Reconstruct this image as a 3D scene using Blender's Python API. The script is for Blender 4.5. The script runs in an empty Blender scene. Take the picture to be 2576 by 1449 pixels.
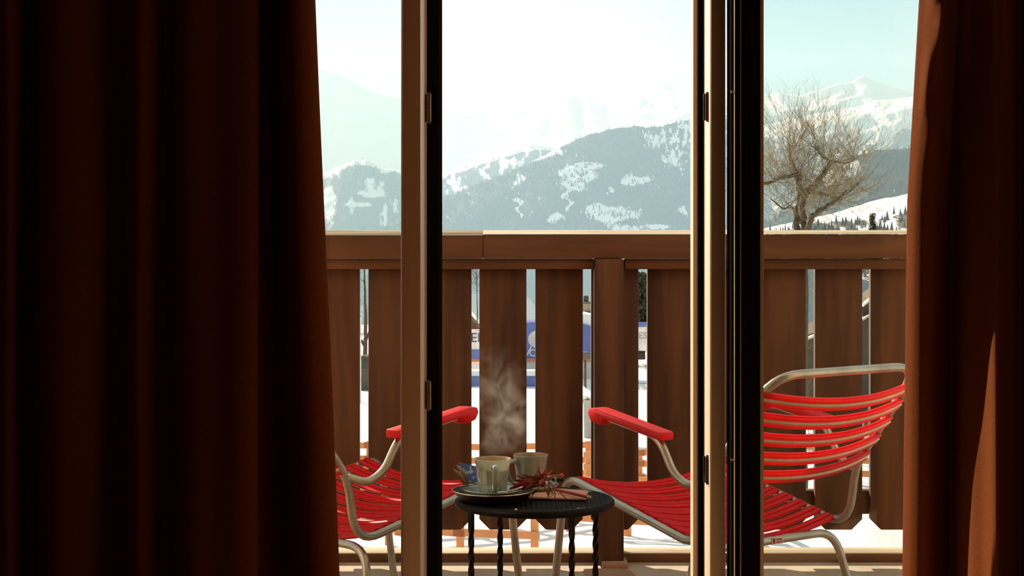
import bpy, bmesh, math, random
import numpy as np
from mathutils import Vector, Matrix

# ------------------------------------------------------------------ camera, sky, sun, exposure
F, CX, HY, CAMH = 4200.0, 1288.0, 572.0, 1.092     # focal length in px, image centre x, horizon row, eye height
S = bpy.context.scene
COL = S.collection
cam = bpy.data.objects.new('camera', bpy.data.cameras.new('camera'))
COL.objects.link(cam)
cam.location = (0, 0, CAMH)
cam.rotation_euler = (math.radians(90), 0, 0)
cam.data.sensor_width = 36.0
cam.data.lens = F / 2576 * 36.0
cam.data.shift_y = -(724.5 - HY) / 2576
cam.data.clip_start = 0.05
cam.data.clip_end = 40000
S.camera = cam

S.view_settings.view_transform = 'Standard'
S.view_settings.look = 'None'
S.view_settings.gamma = 1.0
S.view_settings.use_curve_mapping = False
S.view_settings.exposure = 0.0
cy = S.cycles
cy.max_bounces = 7
cy.diffuse_bounces = 4
cy.glossy_bounces = 3
cy.transmission_bounces = 4
cy.volume_bounces = 0
cy.transparent_max_bounces = 12
cy.caustics_reflective = False
cy.caustics_refractive = False
cy.sample_clamp_indirect = 4.0
cy.volume_step_rate = 1.0
cy.volume_max_steps = 128
cy.use_denoising = True
cy.use_adaptive_sampling = True
cy.adaptive_threshold = 0.02

SUN_AZ, SUN_EL = math.radians(34), math.radians(25)
SUN_DIR = Vector((-math.sin(SUN_AZ) * math.cos(SUN_EL), math.cos(SUN_AZ) * math.cos(SUN_EL), math.sin(SUN_EL)))
SUN_E = 11.5
GLOW_DIR = Vector((-0.02, 1.0, 0.09)).normalized()

world = bpy.data.worlds.new('sky')
S.world = world
world.use_nodes = True
nt = world.node_tree
nt.nodes.clear()
w_out = nt.nodes.new('ShaderNodeOutputWorld')
w_bg = nt.nodes.new('ShaderNodeBackground')
w_tc = nt.nodes.new('ShaderNodeTexCoord')
w_sep = nt.nodes.new('ShaderNodeSeparateXYZ')
nt.links.new(w_tc.outputs['Generated'], w_sep.inputs[0])
w_ramp = nt.nodes.new('ShaderNodeValToRGB')
w_ramp.color_ramp.elements[0].position = 0.0
w_ramp.color_ramp.elements[0].color = (0.35, 0.54, 0.63, 1)
w_ramp.color_ramp.elements[1].position = 0.6
w_ramp.color_ramp.elements[1].color = (0.52, 0.56, 0.52, 1)
e = w_ramp.color_ramp.elements.new(0.14)
e.color = (0.27, 0.50, 0.62, 1)
nt.links.new(w_sep.outputs[2], w_ramp.inputs[0])
w_dot = nt.nodes.new('ShaderNodeVectorMath'); w_dot.operation = 'DOT_PRODUCT'
w_dot.inputs[1].default_value = GLOW_DIR
nt.links.new(w_tc.outputs['Generated'], w_dot.inputs[0])
w_map = nt.nodes.new('ShaderNodeMapRange')
w_map.interpolation_type = 'SMOOTHSTEP'
w_map.inputs[1].default_value = 0.984
w_map.inputs[2].default_value = 1.0
w_map.inputs[3].default_value = 0.0
w_map.inputs[4].default_value = 1.0
nt.links.new(w_dot.outputs['Value'], w_map.inputs[0])
w_mix = nt.nodes.new('ShaderNodeMix'); w_mix.data_type = 'RGBA'
nt.links.new(w_map.outputs[0], w_mix.inputs[0])
nt.links.new(w_ramp.outputs[0], w_mix.inputs[6])
w_mix.inputs[7].default_value = (0.62, 0.68, 0.70, 1)
nt.links.new(w_mix.outputs[2], w_bg.inputs[0])
w_bg.inputs[1].default_value = 1.0
nt.links.new(w_bg.outputs[0], w_out.inputs[0])

sun = bpy.data.objects.new('sun', bpy.data.lights.new('sun', 'SUN'))
COL.objects.link(sun)
sun.data.energy = SUN_E
sun.data.angle = math.radians(0.6)
sun.data.color = (1.0, 0.90, 0.74)
sun.rotation_euler = (-SUN_DIR).to_track_quat('-Z', 'Y').to_euler()
sun.location = (-3, 4, 6)

R = random.Random(7)


# ------------------------------------------------------------------ helpers
def at(px, py, Y):
    return Vector(((px - CX) * Y / F, Y, CAMH - (py - HY) * Y / F))


def on_plane(px, py, z):
    Y = (CAMH - z) * F / (py - HY)
    return at(px, py, Y)


def tag(o, label=None, cat=None, group=None, kind=None):
    if label: o['label'] = label
    if cat: o['category'] = cat
    if group: o['group'] = group
    if kind: o['kind'] = kind
    return o


def obj(name, bm, m, parent=None, smooth=True, angle=35):
    me = bpy.data.meshes.new(name)
    bm.normal_update()
    bm.to_mesh(me)
    bm.free()
    for mm in (m if isinstance(m, (list, tuple)) else [m]):
        me.materials.append(mm)
    o = bpy.data.objects.new(name, me)
    COL.objects.link(o)
    if smooth:
        me.shade_smooth()
        try:
            me.set_sharp_from_angle(angle=math.radians(angle))
        except Exception:
            pass
    if parent is not None:
        o.parent = parent
    return o


def empty(name, loc, rz=0.0):
    o = bpy.data.objects.new(name, None)
    COL.objects.link(o)
    o.location = loc
    o.rotation_euler = (0, 0, rz)
    o.empty_display_size = 0.05
    return o


def BM():
    return bmesh.new()


def box(bm, x0, x1, y0, y1, z0, z1, bev=0.0, mat=0, M=None):
    r = bmesh.ops.create_cube(bm, size=1.0)
    vs = r['verts']
    T = Matrix.Translation(((x0 + x1) / 2, (y0 + y1) / 2, (z0 + z1) / 2)) @ Matrix.Diagonal((abs(x1 - x0), abs(y1 - y0), abs(z1 - z0), 1))
    if M is not None:
        T = M @ T
    bmesh.ops.transform(bm, matrix=T, verts=vs)
    es = list({e for v in vs for e in v.link_edges})
    fs = list({f for v in vs for f in v.link_faces})
    for f in fs: f.material_index = mat
    if bev > 0:
        bmesh.ops.bevel(bm, geom=es, offset=bev, segments=2, affect='EDGES', profile=0.5)


def fillet(pts, radii, n=6):
    """Round the inner corners of a polyline."""
    out = [Vector(pts[0])]
    for i in range(1, len(pts) - 1):
        a, b, c = Vector(pts[i - 1]), Vector(pts[i]), Vector(pts[i + 1])
        r = radii[i] if isinstance(radii, (list, tuple)) else radii
        u, v = (a - b), (c - b)
        d = min(r, u.length * 0.48, v.length * 0.48)
        p, q = b + u.normalized() * d, b + v.normalized() * d
        for k in range(n + 1):
            t = k / n
            out.append(p * (1 - t) ** 2 + b * 2 * t * (1 - t) + q * t * t)
    out.append(Vector(pts[-1]))
    return out


def tube(bm, pts, r, seg=10, cap=True, mat=0, ry=None, twist=None):
    """Sweep a circle (or ellipse / twisted square) along pts. r: radius or list."""
    pts = [Vector(p) for p in pts]
    n = len(pts)
    rings = []
    t0 = (pts[1] - pts[0]).normalized()
    ref = Vector((0, 0, 1)) if abs(t0.z) < 0.9 else Vector((1, 0, 0))
    nrm = (ref - t0 * ref.dot(t0)).normalized()
    for i in range(n):
        t = (pts[min(i + 1, n - 1)] - pts[max(i - 1, 0)])
        t = t.normalized() if t.length > 1e-9 else t0
        nrm = nrm - t * nrm.dot(t)
        nrm = nrm.normalized() if nrm.length > 1e-6 else t.orthogonal().normalized()
        b = t.cross(nrm)
        rr = r[i] if isinstance(r, (list, tuple)) else r
        r2 = rr if ry is None else ry
        a0 = twist[i] if twist else 0.0
        rings.append([bm.verts.new(pts[i] + nrm * math.cos(a0 + 2 * math.pi * k / seg) * rr + b * math.sin(a0 + 2 * math.pi * k / seg) * r2) for k in range(seg)])
    for i in range(n - 1):
        for k in range(seg):
            f = bm.faces.new((rings[i][k], rings[i][(k + 1) % seg], rings[i + 1][(k + 1) % seg], rings[i + 1][k]))
            f.material_index = mat
    if cap and seg > 2:
        bm.faces.new(rings[0][::-1]).material_index = mat
        bm.faces.new(rings[-1]).material_index = mat


def lathe(bm, prof, seg=48, cx=0, cy_=0, mat=0, flute=None):
    """prof: (r, z) list, revolved about the vertical axis through (cx, cy_)."""
    rings = []
    for j, (r, z) in enumerate(prof):
        if r < 1e-6:
            rings.append([bm.verts.new((cx, cy_, z))])
        else:
            ring = []
            for k in range(seg):
                a = 2 * math.pi * k / seg
                rr = r * (flute(a, j) if flute else 1.0)
                ring.append(bm.verts.new((cx + rr * math.cos(a), cy_ + rr * math.sin(a), z)))
            rings.append(ring)
    for i in range(len(rings) - 1):
        A, B = rings[i], rings[i + 1]
        for k in range(seg):
            k2 = (k + 1) % seg
            if len(A) == 1 and len(B) == 1: continue
            if len(A) == 1: f = bm.faces.new((A[0], B[k2], B[k]))
            elif len(B) == 1: f = bm.faces.new((A[k], A[k2], B[0]))
            else: f = bm.faces.new((A[k], A[k2], B[k2], B[k]))
            f.material_index = mat


def prism(bm, poly, axis, a0, a1, bev=0.0):
    """Extrude a polygon of 2-D points along an axis ('x','y','z')."""
    def P(p, q):
        return {'x': (q, p[0], p[1]), 'y': (p[0], q, p[1]), 'z': (p[0], p[1], q)}[axis]
    A = [bm.verts.new(P(p, a0)) for p in poly]
    B = [bm.verts.new(P(p, a1)) for p in poly]
    fs = [bm.faces.new(A), bm.faces.new(B[::-1])]
    n = len(poly)
    for i in range(n):
        fs.append(bm.faces.new((A[i], B[i], B[(i + 1) % n], A[(i + 1) % n])))
    bmesh.ops.recalc_face_normals(bm, faces=fs)
    if bev > 0:
        es = list({e for f in fs for e in f.edges})
        bmesh.ops.bevel(bm, geom=es, offset=bev, segments=2, affect='EDGES', profile=0.5)


# ------------------------------------------------------------------ materials
def mat(name, col, rough=0.6, metal=0.0, col2=None, scale=8.0, stretch=(1, 1, 1), bump=0.0, bscale=None, spec=0.5,
        trans=0.0, coat=0.0, ramp=(0.35, 0.65), detail=6.0, sheen=0.0):
    m = bpy.data.materials.new(name)
    m.use_nodes = True
    t = m.node_tree
    p = t.nodes['Principled BSDF']
    p.inputs['Base Color'].default_value = (*col, 1)
    p.inputs['Roughness'].default_value = rough
    p.inputs['Metallic'].default_value = metal
    p.inputs['Specular IOR Level'].default_value = spec
    p.inputs['Coat Weight'].default_value = coat
    p.inputs['Sheen Weight'].default_value = sheen
    tc = t.nodes.new('ShaderNodeTexCoord')
    mp = t.nodes.new('ShaderNodeMapping')
    mp.inputs['Scale'].default_value = stretch
    t.links.new(tc.outputs['Object'], mp.inputs[0])
    nz = t.nodes.new('ShaderNodeTexNoise')
    nz.inputs['Scale'].default_value = scale
    nz.inputs['Detail'].default_value = detail
    t.links.new(mp.outputs[0], nz.inputs['Vector'])
    c2 = col2 if col2 else tuple(c * 0.82 for c in col)
    rp = t.nodes.new('ShaderNodeValToRGB')
    rp.color_ramp.elements[0].position = ramp[0]
    rp.color_ramp.elements[0].color = (*c2, 1)
    rp.color_ramp.elements[1].position = ramp[1]
    rp.color_ramp.elements[1].color = (*col, 1)
    t.links.new(nz.outputs[0], rp.inputs[0])
    t.links.new(rp.outputs[0], p.inputs['Base Color'])
    if bump > 0:
        b = t.nodes.new('ShaderNodeBump')
        b.inputs['Strength'].default_value = bump
        b.inputs['Distance'].default_value = 0.01
        if bscale:
            nz2 = t.nodes.new('ShaderNodeTexNoise')
            nz2.inputs['Scale'].default_value = bscale
            t.links.new(mp.outputs[0], nz2.inputs['Vector'])
            t.links.new(nz2.outputs[0], b.inputs['Height'])
        else:
            t.links.new(nz.outputs[0], b.inputs['Height'])
        t.links.new(b.outputs[0], p.inputs['Normal'])
    if trans > 0:
        out = t.nodes['Material Output']
        tr = t.nodes.new('ShaderNodeBsdfTranslucent')
        t.links.new(rp.outputs[0], tr.inputs[0])
        mx = t.nodes.new('ShaderNodeMixShader')
        mx.inputs[0].default_value = trans
        t.links.new(p.outputs[0], mx.inputs[1])
        t.links.new(tr.outputs[0], mx.inputs[2])
        t.links.new(mx.outputs[0], out.inputs[0])
    return m


def glass_mat(name, tint=(0.97, 0.985, 0.97), ior=1.45):
    m = bpy.data.materials.new(name)
    m.use_nodes = True
    t = m.node_tree
    t.nodes.clear()
    out = t.nodes.new('ShaderNodeOutputMaterial')
    tr = t.nodes.new('ShaderNodeBsdfTransparent'); tr.inputs[0].default_value = (*tint, 1)
    gl = t.nodes.new('ShaderNodeBsdfGlossy'); gl.inputs['Roughness'].default_value = 0.01
    fr = t.nodes.new('ShaderNodeFresnel'); fr.inputs[0].default_value = ior
    mx = t.nodes.new('ShaderNodeMixShader')
    t.links.new(fr.outputs[0], mx.inputs[0])
    t.links.new(tr.outputs[0], mx.inputs[1])
    t.links.new(gl.outputs[0], mx.inputs[2])
    t.links.new(mx.outputs[0], out.inputs[0])
    return m


M = {}
M['frame'] = mat('cream_painted_wood', (0.78, 0.58, 0.40), 0.45, col2=(0.72, 0.52, 0.35), scale=4, stretch=(6, 6, 0.4), bump=0.03)
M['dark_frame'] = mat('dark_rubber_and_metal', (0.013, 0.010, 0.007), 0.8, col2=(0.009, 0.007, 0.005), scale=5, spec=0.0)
M['bead'] = mat('pale_glazing_bead', (0.62, 0.48, 0.30), 0.4)
M['hinge'] = mat('aged_brass_hinge', (0.20, 0.14, 0.09), 0.35, metal=0.9)
M['glass'] = glass_mat('window_glass')
M['curtain'] = mat('rust_curtain_cloth', (0.205, 0.055, 0.015), 0.95, col2=(0.17, 0.044, 0.012), scale=260, spec=0.02, trans=0.04, bump=0.05, sheen=0.0)
M['wall'] = mat('room_plaster', (0.74, 0.56, 0.39), 0.9, scale=3)
M['ceiling'] = mat('room_ceiling_wood', (0.5, 0.33, 0.2), 0.8, scale=3)
M['floor'] = mat('room_floor_wood', (0.74, 0.50, 0.31), 0.9, scale=40, bump=0.2)
M['rail_wood'] = mat('red_brown_stained_wood', (0.125, 0.050, 0.019), 0.7, col2=(0.060, 0.024, 0.010), scale=3.0, stretch=(7, 7, 0.6), bump=0.12, spec=0.3)
M['rail_wood_x'] = mat('red_brown_stained_beam', (0.155, 0.064, 0.025), 0.7, col2=(0.090, 0.036, 0.014), scale=3.0, stretch=(0.6, 7, 7), bump=0.12, spec=0.3)
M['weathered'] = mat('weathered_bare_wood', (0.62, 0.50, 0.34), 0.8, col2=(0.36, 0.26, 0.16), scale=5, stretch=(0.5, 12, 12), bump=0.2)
M['balcony'] = mat('pale_balcony_slab', (0.52, 0.42, 0.31), 0.85, col2=(0.42, 0.33, 0.24), scale=9, bump=0.1)
M['stain'] = mat('rusty_floor_stain', (0.42, 0.25, 0.15), 0.9, scale=12)
M['steel'] = mat('galvanised_tube', (0.60, 0.54, 0.44), 0.36, metal=0.85, col2=(0.44, 0.39, 0.31), scale=14, bump=0.03)
M['red'] = mat('glossy_red_cord', (0.90, 0.012, 0.012), 0.33, col2=(0.82, 0.008, 0.009), scale=20, trans=0.40, coat=0.0, spec=0.4)
M['red_solid'] = mat('red_moulded_armrest', (0.92, 0.022, 0.022), 0.4, col2=(0.88, 0.018, 0.018), scale=30, trans=0.35)
M['pale_cord'] = mat('pale_cream_cord', (0.72, 0.58, 0.40), 0.4, scale=30)
M['black_iron'] = mat('black_iron', (0.014, 0.010, 0.006), 0.48, col2=(0.009, 0.0065, 0.004), scale=20, spec=0.10)
M['ceramic'] = mat('glazed_grey_green_ceramic', (0.44, 0.51, 0.44), 0.14, col2=(0.41, 0.48, 0.41), scale=10, coat=0.8, trans=0.22)
M['ceramic_in'] = mat('glazed_cream_ceramic', (0.88, 0.70, 0.52), 0.25, scale=10, coat=0.1, trans=0.6)
M['coffee'] = mat('milky_coffee', (0.30, 0.15, 0.07), 0.2, scale=10)
M['tray'] = mat('black_lacquer', (0.016, 0.011, 0.007), 0.3, spec=0.35)
M['gold'] = mat('brass_rim', (0.70, 0.50, 0.26), 0.3, metal=0.9)
M['spoon'] = mat('stainless_spoon', (0.72, 0.68, 0.60), 0.15, metal=1.0)
M['napkin'] = mat('salmon_paper', (0.78, 0.42, 0.26), 0.9, col2=(0.72, 0.37, 0.22), scale=30)
M['raffia'] = mat('red_brown_raffia', (0.46, 0.10, 0.055), 0.6, col2=(0.33, 0.07, 0.03), scale=30, trans=0.25)
M['string'] = mat('brown_cord', (0.30, 0.10, 0.05), 0.6, scale=40)
M['wine'] = mat('wine_red_wood', (0.40, 0.035, 0.03), 0.5, scale=20)
M['copper'] = mat('copper_wire', (0.80, 0.42, 0.24), 0.25, metal=1.0)
M['tip'] = mat('pale_frayed_tip', (0.66, 0.52, 0.36), 0.9, scale=60, bump=0.6)
M['brown_paper'] = mat('brown_sachet_paper', (0.40, 0.22, 0.10), 0.6, scale=20)
M['snow'] = mat('snow', (0.93, 0.93, 0.93), 0.7, col2=(0.90, 0.91, 0.92), scale=0.6, bump=0.3, bscale=2.0)
M['orange_wood'] = mat('orange_fence_wood', (0.76, 0.32, 0.12), 0.8, col2=(0.68, 0.27, 0.10), scale=4, trans=0.15)
M['blue'] = mat('blue_tarpaulin', (0.24, 0.29, 0.58), 0.5, col2=(0.20, 0.25, 0.52), scale=2, trans=0.35)
M['white_cloth'] = mat('white_banner_cloth', (0.85, 0.83, 0.80), 0.6, scale=2, trans=0.35)
M['ink'] = mat('dark_lettering', (0.10, 0.10, 0.13), 0.6)
M['letter_white'] = mat('white_lettering', (0.92, 0.92, 0.92), 0.6, trans=0.3)
M['orange_strip'] = mat('orange_webbing', (0.72, 0.27, 0.09), 0.6)
M['chalet_wood'] = mat('dark_chalet_wood', (0.20, 0.10, 0.05), 0.7, scale=3)
M['bark'] = mat('grey_brown_bark', (0.13, 0.09, 0.055), 0.9, col2=(0.08, 0.055, 0.035), scale=9, bump=0.4)
M['twig'] = mat('straw_brown_twigs', (0.31, 0.225, 0.12), 0.8, scale=2, col2=(0.22, 0.16, 0.085))
M['needle'] = mat('dark_spruce_needles', (0.075, 0.065, 0.032), 0.8, scale=3)
M['rock'] = mat('dark_rock', (0.14, 0.12, 0.10), 0.9, scale=3, bump=0.5)
M['slate'] = mat('grey_slate_wall', (0.10, 0.08, 0.05), 0.9, scale=5)
M['label_white'] = mat('white_sticker', (0.8, 0.76, 0.68), 0.5)
M['bulb'] = mat('warm_glass_bulb', (0.9, 0.8, 0.6), 0.2)
M['wire_mesh'] = mat('grey_wire', (0.32, 0.32, 0.30), 0.5, metal=0.5)
M['stone_wall'] = mat('beige_render', (0.50, 0.42, 0.30), 0.9, scale=3)
M['pot'] = mat('grey_plant_pot', (0.42, 0.40, 0.37), 0.8)


def terrain_mat(name, forest, snow=(0.78, 0.82, 0.86), rock=(0.30, 0.28, 0.26), nscale=0.012):
    m = bpy.data.materials.new(name)
    m.use_nodes = True
    t = m.node_tree
    p = t.nodes['Principled BSDF']
    p.inputs['Roughness'].default_value = 0.9
    p.inputs['Specular IOR Level'].default_value = 0.1
    at_ = t.nodes.new('ShaderNodeAttribute'); at_.attribute_name = 'cover'
    nz = t.nodes.new('ShaderNodeTexNoise'); nz.inputs['Scale'].default_value = nscale; nz.inputs['Detail'].default_value = 8
    nz.inputs['Roughness'].default_value = 0.65
    tc = t.nodes.new('ShaderNodeTexCoord')
    mp = t.nodes.new('ShaderNodeMapping'); mp.inputs['Scale'].default_value = (1.6, 0.5, 0.7)
    t.links.new(tc.outputs['Object'], mp.inputs[0])
    t.links.new(mp.outputs[0], nz.inputs['Vector'])
    ma = t.nodes.new('ShaderNodeMath'); ma.operation = 'MULTIPLY_ADD'
    t.links.new(nz.outputs[0], ma.inputs[0]); ma.inputs[1].default_value = 1.2
    t.links.new(at_.outputs['Fac'], ma.inputs[2])
    rp = t.nodes.new('ShaderNodeMapRange')
    rp.inputs[1].default_value = 1.05; rp.inputs[2].default_value = 1.22
    t.links.new(ma.outputs[0], rp.inputs[0])
    mx = t.nodes.new('ShaderNodeMix'); mx.data_type = 'RGBA'
    t.links.new(rp.outputs[0], mx.inputs[0])
    mx.inputs[6].default_value = (*snow, 1)
    nz2 = t.nodes.new('ShaderNodeTexNoise'); nz2.inputs['Scale'].default_value = nscale * 0.25
    t.links.new(tc.outputs['Object'], nz2.inputs['Vector'])
    mf = t.nodes.new('ShaderNodeMix'); mf.data_type = 'RGBA'
    t.links.new(nz2.outputs[0], mf.inputs[0])
    mf.inputs[6].default_value = (*forest, 1)
    mf.inputs[7].default_value = (*rock, 1)
    t.links.new(mf.outputs[2], mx.inputs[7])
    t.links.new(mx.outputs[2], p.inputs['Base Color'])
    return m


# ------------------------------------------------------------------ numpy value noise
_rng = np.random.RandomState(3)
_lat = _rng.rand(256, 256)


def vnoise(x, y):
    x = np.asarray(x, float); y = np.asarray(y, float)
    xi, yi = np.floor(x).astype(int), np.floor(y).astype(int)
    fx, fy = x - xi, y - yi
    fx, fy = fx * fx * (3 - 2 * fx), fy * fy * (3 - 2 * fy)
    g = lambda a, b: _lat[a % 256, b % 256]
    return (g(xi, yi) * (1 - fx) + g(xi + 1, yi) * fx) * (1 - fy) + (g(xi, yi + 1) * (1 - fx) + g(xi + 1, yi + 1) * fx) * fy


def fbm(x, y, o=5, ridged=False):
    s, a, n = 0.0, 1.0, 0.0
    for k in range(o):
        v = vnoise(x * 2 ** k + 17.3 * k, y * 2 ** k + 5.1 * k)
        if ridged: v = 1 - abs(2 * v - 1)
        s = s + a * v; n += a; a *= 0.5
    return s / n


# ------------------------------------------------------------------ the room
Z = lambda py, Y: CAMH - (py - HY) * Y / F
def struct(name, bm, m, parent=None, smooth=True):
    o = obj(name, bm, m, parent, smooth)
    if parent is None: o['kind'] = 'structure'
    return o

RX0, RX1, RY0, WY0, WY1 = -2.3, 2.3, -2.2, 3.72, 3.92
b = BM(); box(b, RX0, RX1, RY0, WY0, -0.12, 0.0); struct('floor', b, M['floor'])
b = BM(); box(b, RX0 - .15, RX1 + .15, RY0 - .15, WY1, 2.45, 2.6); struct('ceiling', b, M['ceiling'])
b = BM(); box(b, RX0 - .15, RX0, RY0, WY1, -0.12, 2.45); struct('wall_left', b, M['wall'])
b = BM(); box(b, RX1, RX1 + .15, RY0, WY1, -0.12, 2.45); struct('wall_right', b, M['wall'])
b = BM(); box(b, RX0, RX1, RY0 - .15, RY0, -0.12, 2.45); struct('wall_back', b, M['wall'])
OX0, OX1, OZ = -0.85, 1.16, 2.16
b = BM()
box(b, RX0, OX0, WY0, WY1, -0.12, 2.45)
box(b, OX1, RX1, WY0, WY1, -0.12, 2.45)
box(b, OX0, OX1, WY0, WY1, OZ, 2.45)
struct('wall_front', b, M['wall'])
b = BM(); box(b, OX0, OX1, WY0, WY1, -0.12, 0.0, 0.004); struct('trim_1', b, M['frame'])     # threshold

# left post of the doorway: cream post, dark rebate, hinges
b = BM()
prism(b, [(-0.2440, 3.668), (-0.2385, 3.660), (-0.2010, 3.660), (-0.2004, 3.662), (-0.2004, 3.858), (-0.2440, 3.858)], 'z', 0.0, OZ, 0.0006)
post_l = struct('trim_2', b, M['frame'])
b = BM(); box(b, -0.2004, -0.1966, 3.835, 3.858, 0.0, OZ, 0.0008); obj('rebate_bead', b, M['frame'], post_l)
b = BM()
prism(b, [(-0.1966, 3.85), (-0.1772, 3.85), (-0.1766, 3.845), (-0.1690, 3.845), (-0.1645, 3.852), (-0.1630, 3.862), (-0.1630, 3.90), (-0.1966, 3.90)], 'z', 0.0, OZ, 0.0004)
o = obj('dark_seal', b, M['dark_frame'], post_l); o['label'] = 'dark seal strip along the post'


def hinge(parent, x, y, py0, py1, Y):
    z1, z0 = Z(py0, Y), Z(py1, Y)
    b = BM()
    for k in range(2):
        zz0 = z0 + (z1 - z0) * (k * 0.5 + 0.01); zz1 = z0 + (z1 - z0) * (k * 0.5 + 0.49)
        tube(b, [(x, y, zz0), (x, y, zz1)], 0.0058, 12)
    tube(b, [(x, y, z0 - 0.003), (x, y, z1 + 0.003)], 0.0036, 8)
    box(b, x - 0.009, x + 0.001, y + 0.003, y + 0.006, z0, z1, 0.0005)
    o = obj('hinge', b, M['hinge'], parent)
    o['label'] = 'brass barrel hinge'

hinge(post_l, -0.1905, 3.822, 236, 307, 3.82)
hinge(post_l, -0.1905, 3.822, 960, 1030, 3.82)

# right post
b = BM()
prism(b, [(0.4126, 3.802), (0.4243, 3.802), (0.4243, 3.86), (0.4126, 3.86)], 'z', 0.0, OZ, 0.0008)
prism(b, [(0.4350, 3.672), (0.4385, 3.666), (0.4675, 3.666), (0.4690, 3.668), (0.4690, 3.86), (0.4350, 3.86)], 'z', 0.0, OZ, 0.0006)
post_r = struct('trim_3', b, M['frame'])
b = BM(); box(b, 0.4243, 0.4352, 3.79, 3.86, 0.0, OZ, 0.0006); o = obj('dark_seal', b, M['dark_frame'], post_r); o['label'] = 'dark seal strip along the post'
hinge(post_r, 0.4335, 3.70, 235, 303, 3.70)
hinge(post_r, 0.4335, 3.70, 1148, 1215, 3.70)

# right: glazed leaf folded open beside the post
b = BM()
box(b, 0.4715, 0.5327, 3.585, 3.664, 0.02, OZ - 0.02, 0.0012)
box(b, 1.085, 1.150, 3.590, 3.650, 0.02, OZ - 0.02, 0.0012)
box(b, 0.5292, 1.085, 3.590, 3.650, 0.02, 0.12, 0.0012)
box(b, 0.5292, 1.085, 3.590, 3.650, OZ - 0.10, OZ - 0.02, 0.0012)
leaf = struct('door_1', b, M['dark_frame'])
b = BM()
for x in (0.4760, 0.4885):
    box(b, x, x + 0.0018, 3.572, 3.587, 0.02, OZ - 0.02, 0.0004)
o = obj('edge_strip', b, M['bead'], leaf); o['label'] = 'thin bright edge strips on the dark stile'
b = BM(); box(b, 0.5327, 0.5412, 3.588, 3.604, 0.12, OZ - 0.10, 0.002)
o = obj('glazing_bead', b, M['bead'], leaf); o['label'] = 'pale bead beside the glass'
b = BM(); box(b, 0.5335, 1.085, 3.604, 3.608, 0.12, OZ - 0.10); obj('pane', b, M['glass'], leaf, smooth=False)
for py in (231, 1156):
    b = BM()
    zz = Z(py, 3.58)
    tube(b, [(0.4705, 3.578, zz), (0.4765, 3.578, zz)], 0.0016, 8)
    tube(b, [(0.4692, 3.578, zz), (0.4706, 3.578, zz)], 0.0034, 10)
    o = obj('screw', b, M['gold'], leaf)

# left: glazed light
b = BM()
box(b, -0.845, -0.78, 3.74, 3.78, 0.0, OZ, 0.002)
box(b, -0.78, -0.2445, 3.70, 3.78, 0.0, 0.11, 0.002)
box(b, -0.78, -0.2445, 3.70, 3.78, OZ - 0.09, OZ, 0.002)
win = struct('window_1', b, M['frame'])
b = BM(); box(b, -0.78, -0.2445, 3.738, 3.742, 0.11, OZ - 0.09); obj('pane', b, M['glass'], win, smooth=False)


# ------------------------------------------------------------------ curtains
def catmull(P, n):
    out = []
    P = [np.array(p, float) for p in P]
    for i in range(len(P) - 1):
        p0, p1, p2, p3 = P[max(i - 1, 0)], P[i], P[i + 1], P[min(i + 2, len(P) - 1)]
        for k in range(n):
            t = k / n
            out.append(0.5 * (2 * p1 + (p2 - p0) * t + (2 * p0 - 5 * p1 + 4 * p2 - p3) * t * t + (3 * p1 - p0 - 3 * p2 + p3) * t ** 3))
    out.append(P[-1])
    return out


def curtain(name, path_fn, Y0, m, label, rows=70, z0=0.03, z1=2.33):
    b = BM()
    grid = []
    for j in range(rows + 1):
        z = z0 + (z1 - z0) * j / rows
        py = HY + (CAMH - z) * F / Y0
        pts = path_fn(py)
        grid.append([b.verts.new(((px - CX) * (Y0 + yo) / F, Y0 + yo, z)) for px, yo in pts])
    for j in range(rows):
        for k in range(len(grid[0]) - 1):
            b.faces.new((grid[j][k], grid[j][k + 1], grid[j + 1][k + 1], grid[j + 1][k]))
    o = obj(name, b, m, angle=180)
    s = o.modifiers.new('thickness', 'SOLIDIFY'); s.thickness = 0.003; s.offset = 0
    tag(o, label, 'curtain')
    return o


def left_path(py):
    t = min(max(py / 1449, -0.6), 1.4)
    sh = -30 + 60 * t
    P = [(-420, .03), (-330, -.05), (-240, .05), (-150, -.05), (-60, .04), (20, -.045), (70, .05), (130, -.05), (215, -.035), (290, .05),
         (350, -.045), (415, .04), (468, -.045), (545, -.05), (600, -.06), (640, -.045), (648, .0), (640, .07), (690, .085), (722, .02), (760, -.025), (798, -.012), (822, .022), (812, .05), (770, .07)]
    Q = []
    for px, yo in P:
        w = min(max((px - 655) / 120, 0), 1)
        if yo >= .05 and px > 760: w = 1
        wob = 4 * math.sin(py * 0.004 + px * 0.02)
        Q.append((px + sh * w + wob * (1 if px < 600 else 0.3), yo + 0.008 * math.sin(py * 0.003 + px * 0.013)))
    return catmull(Q, 7)


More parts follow.
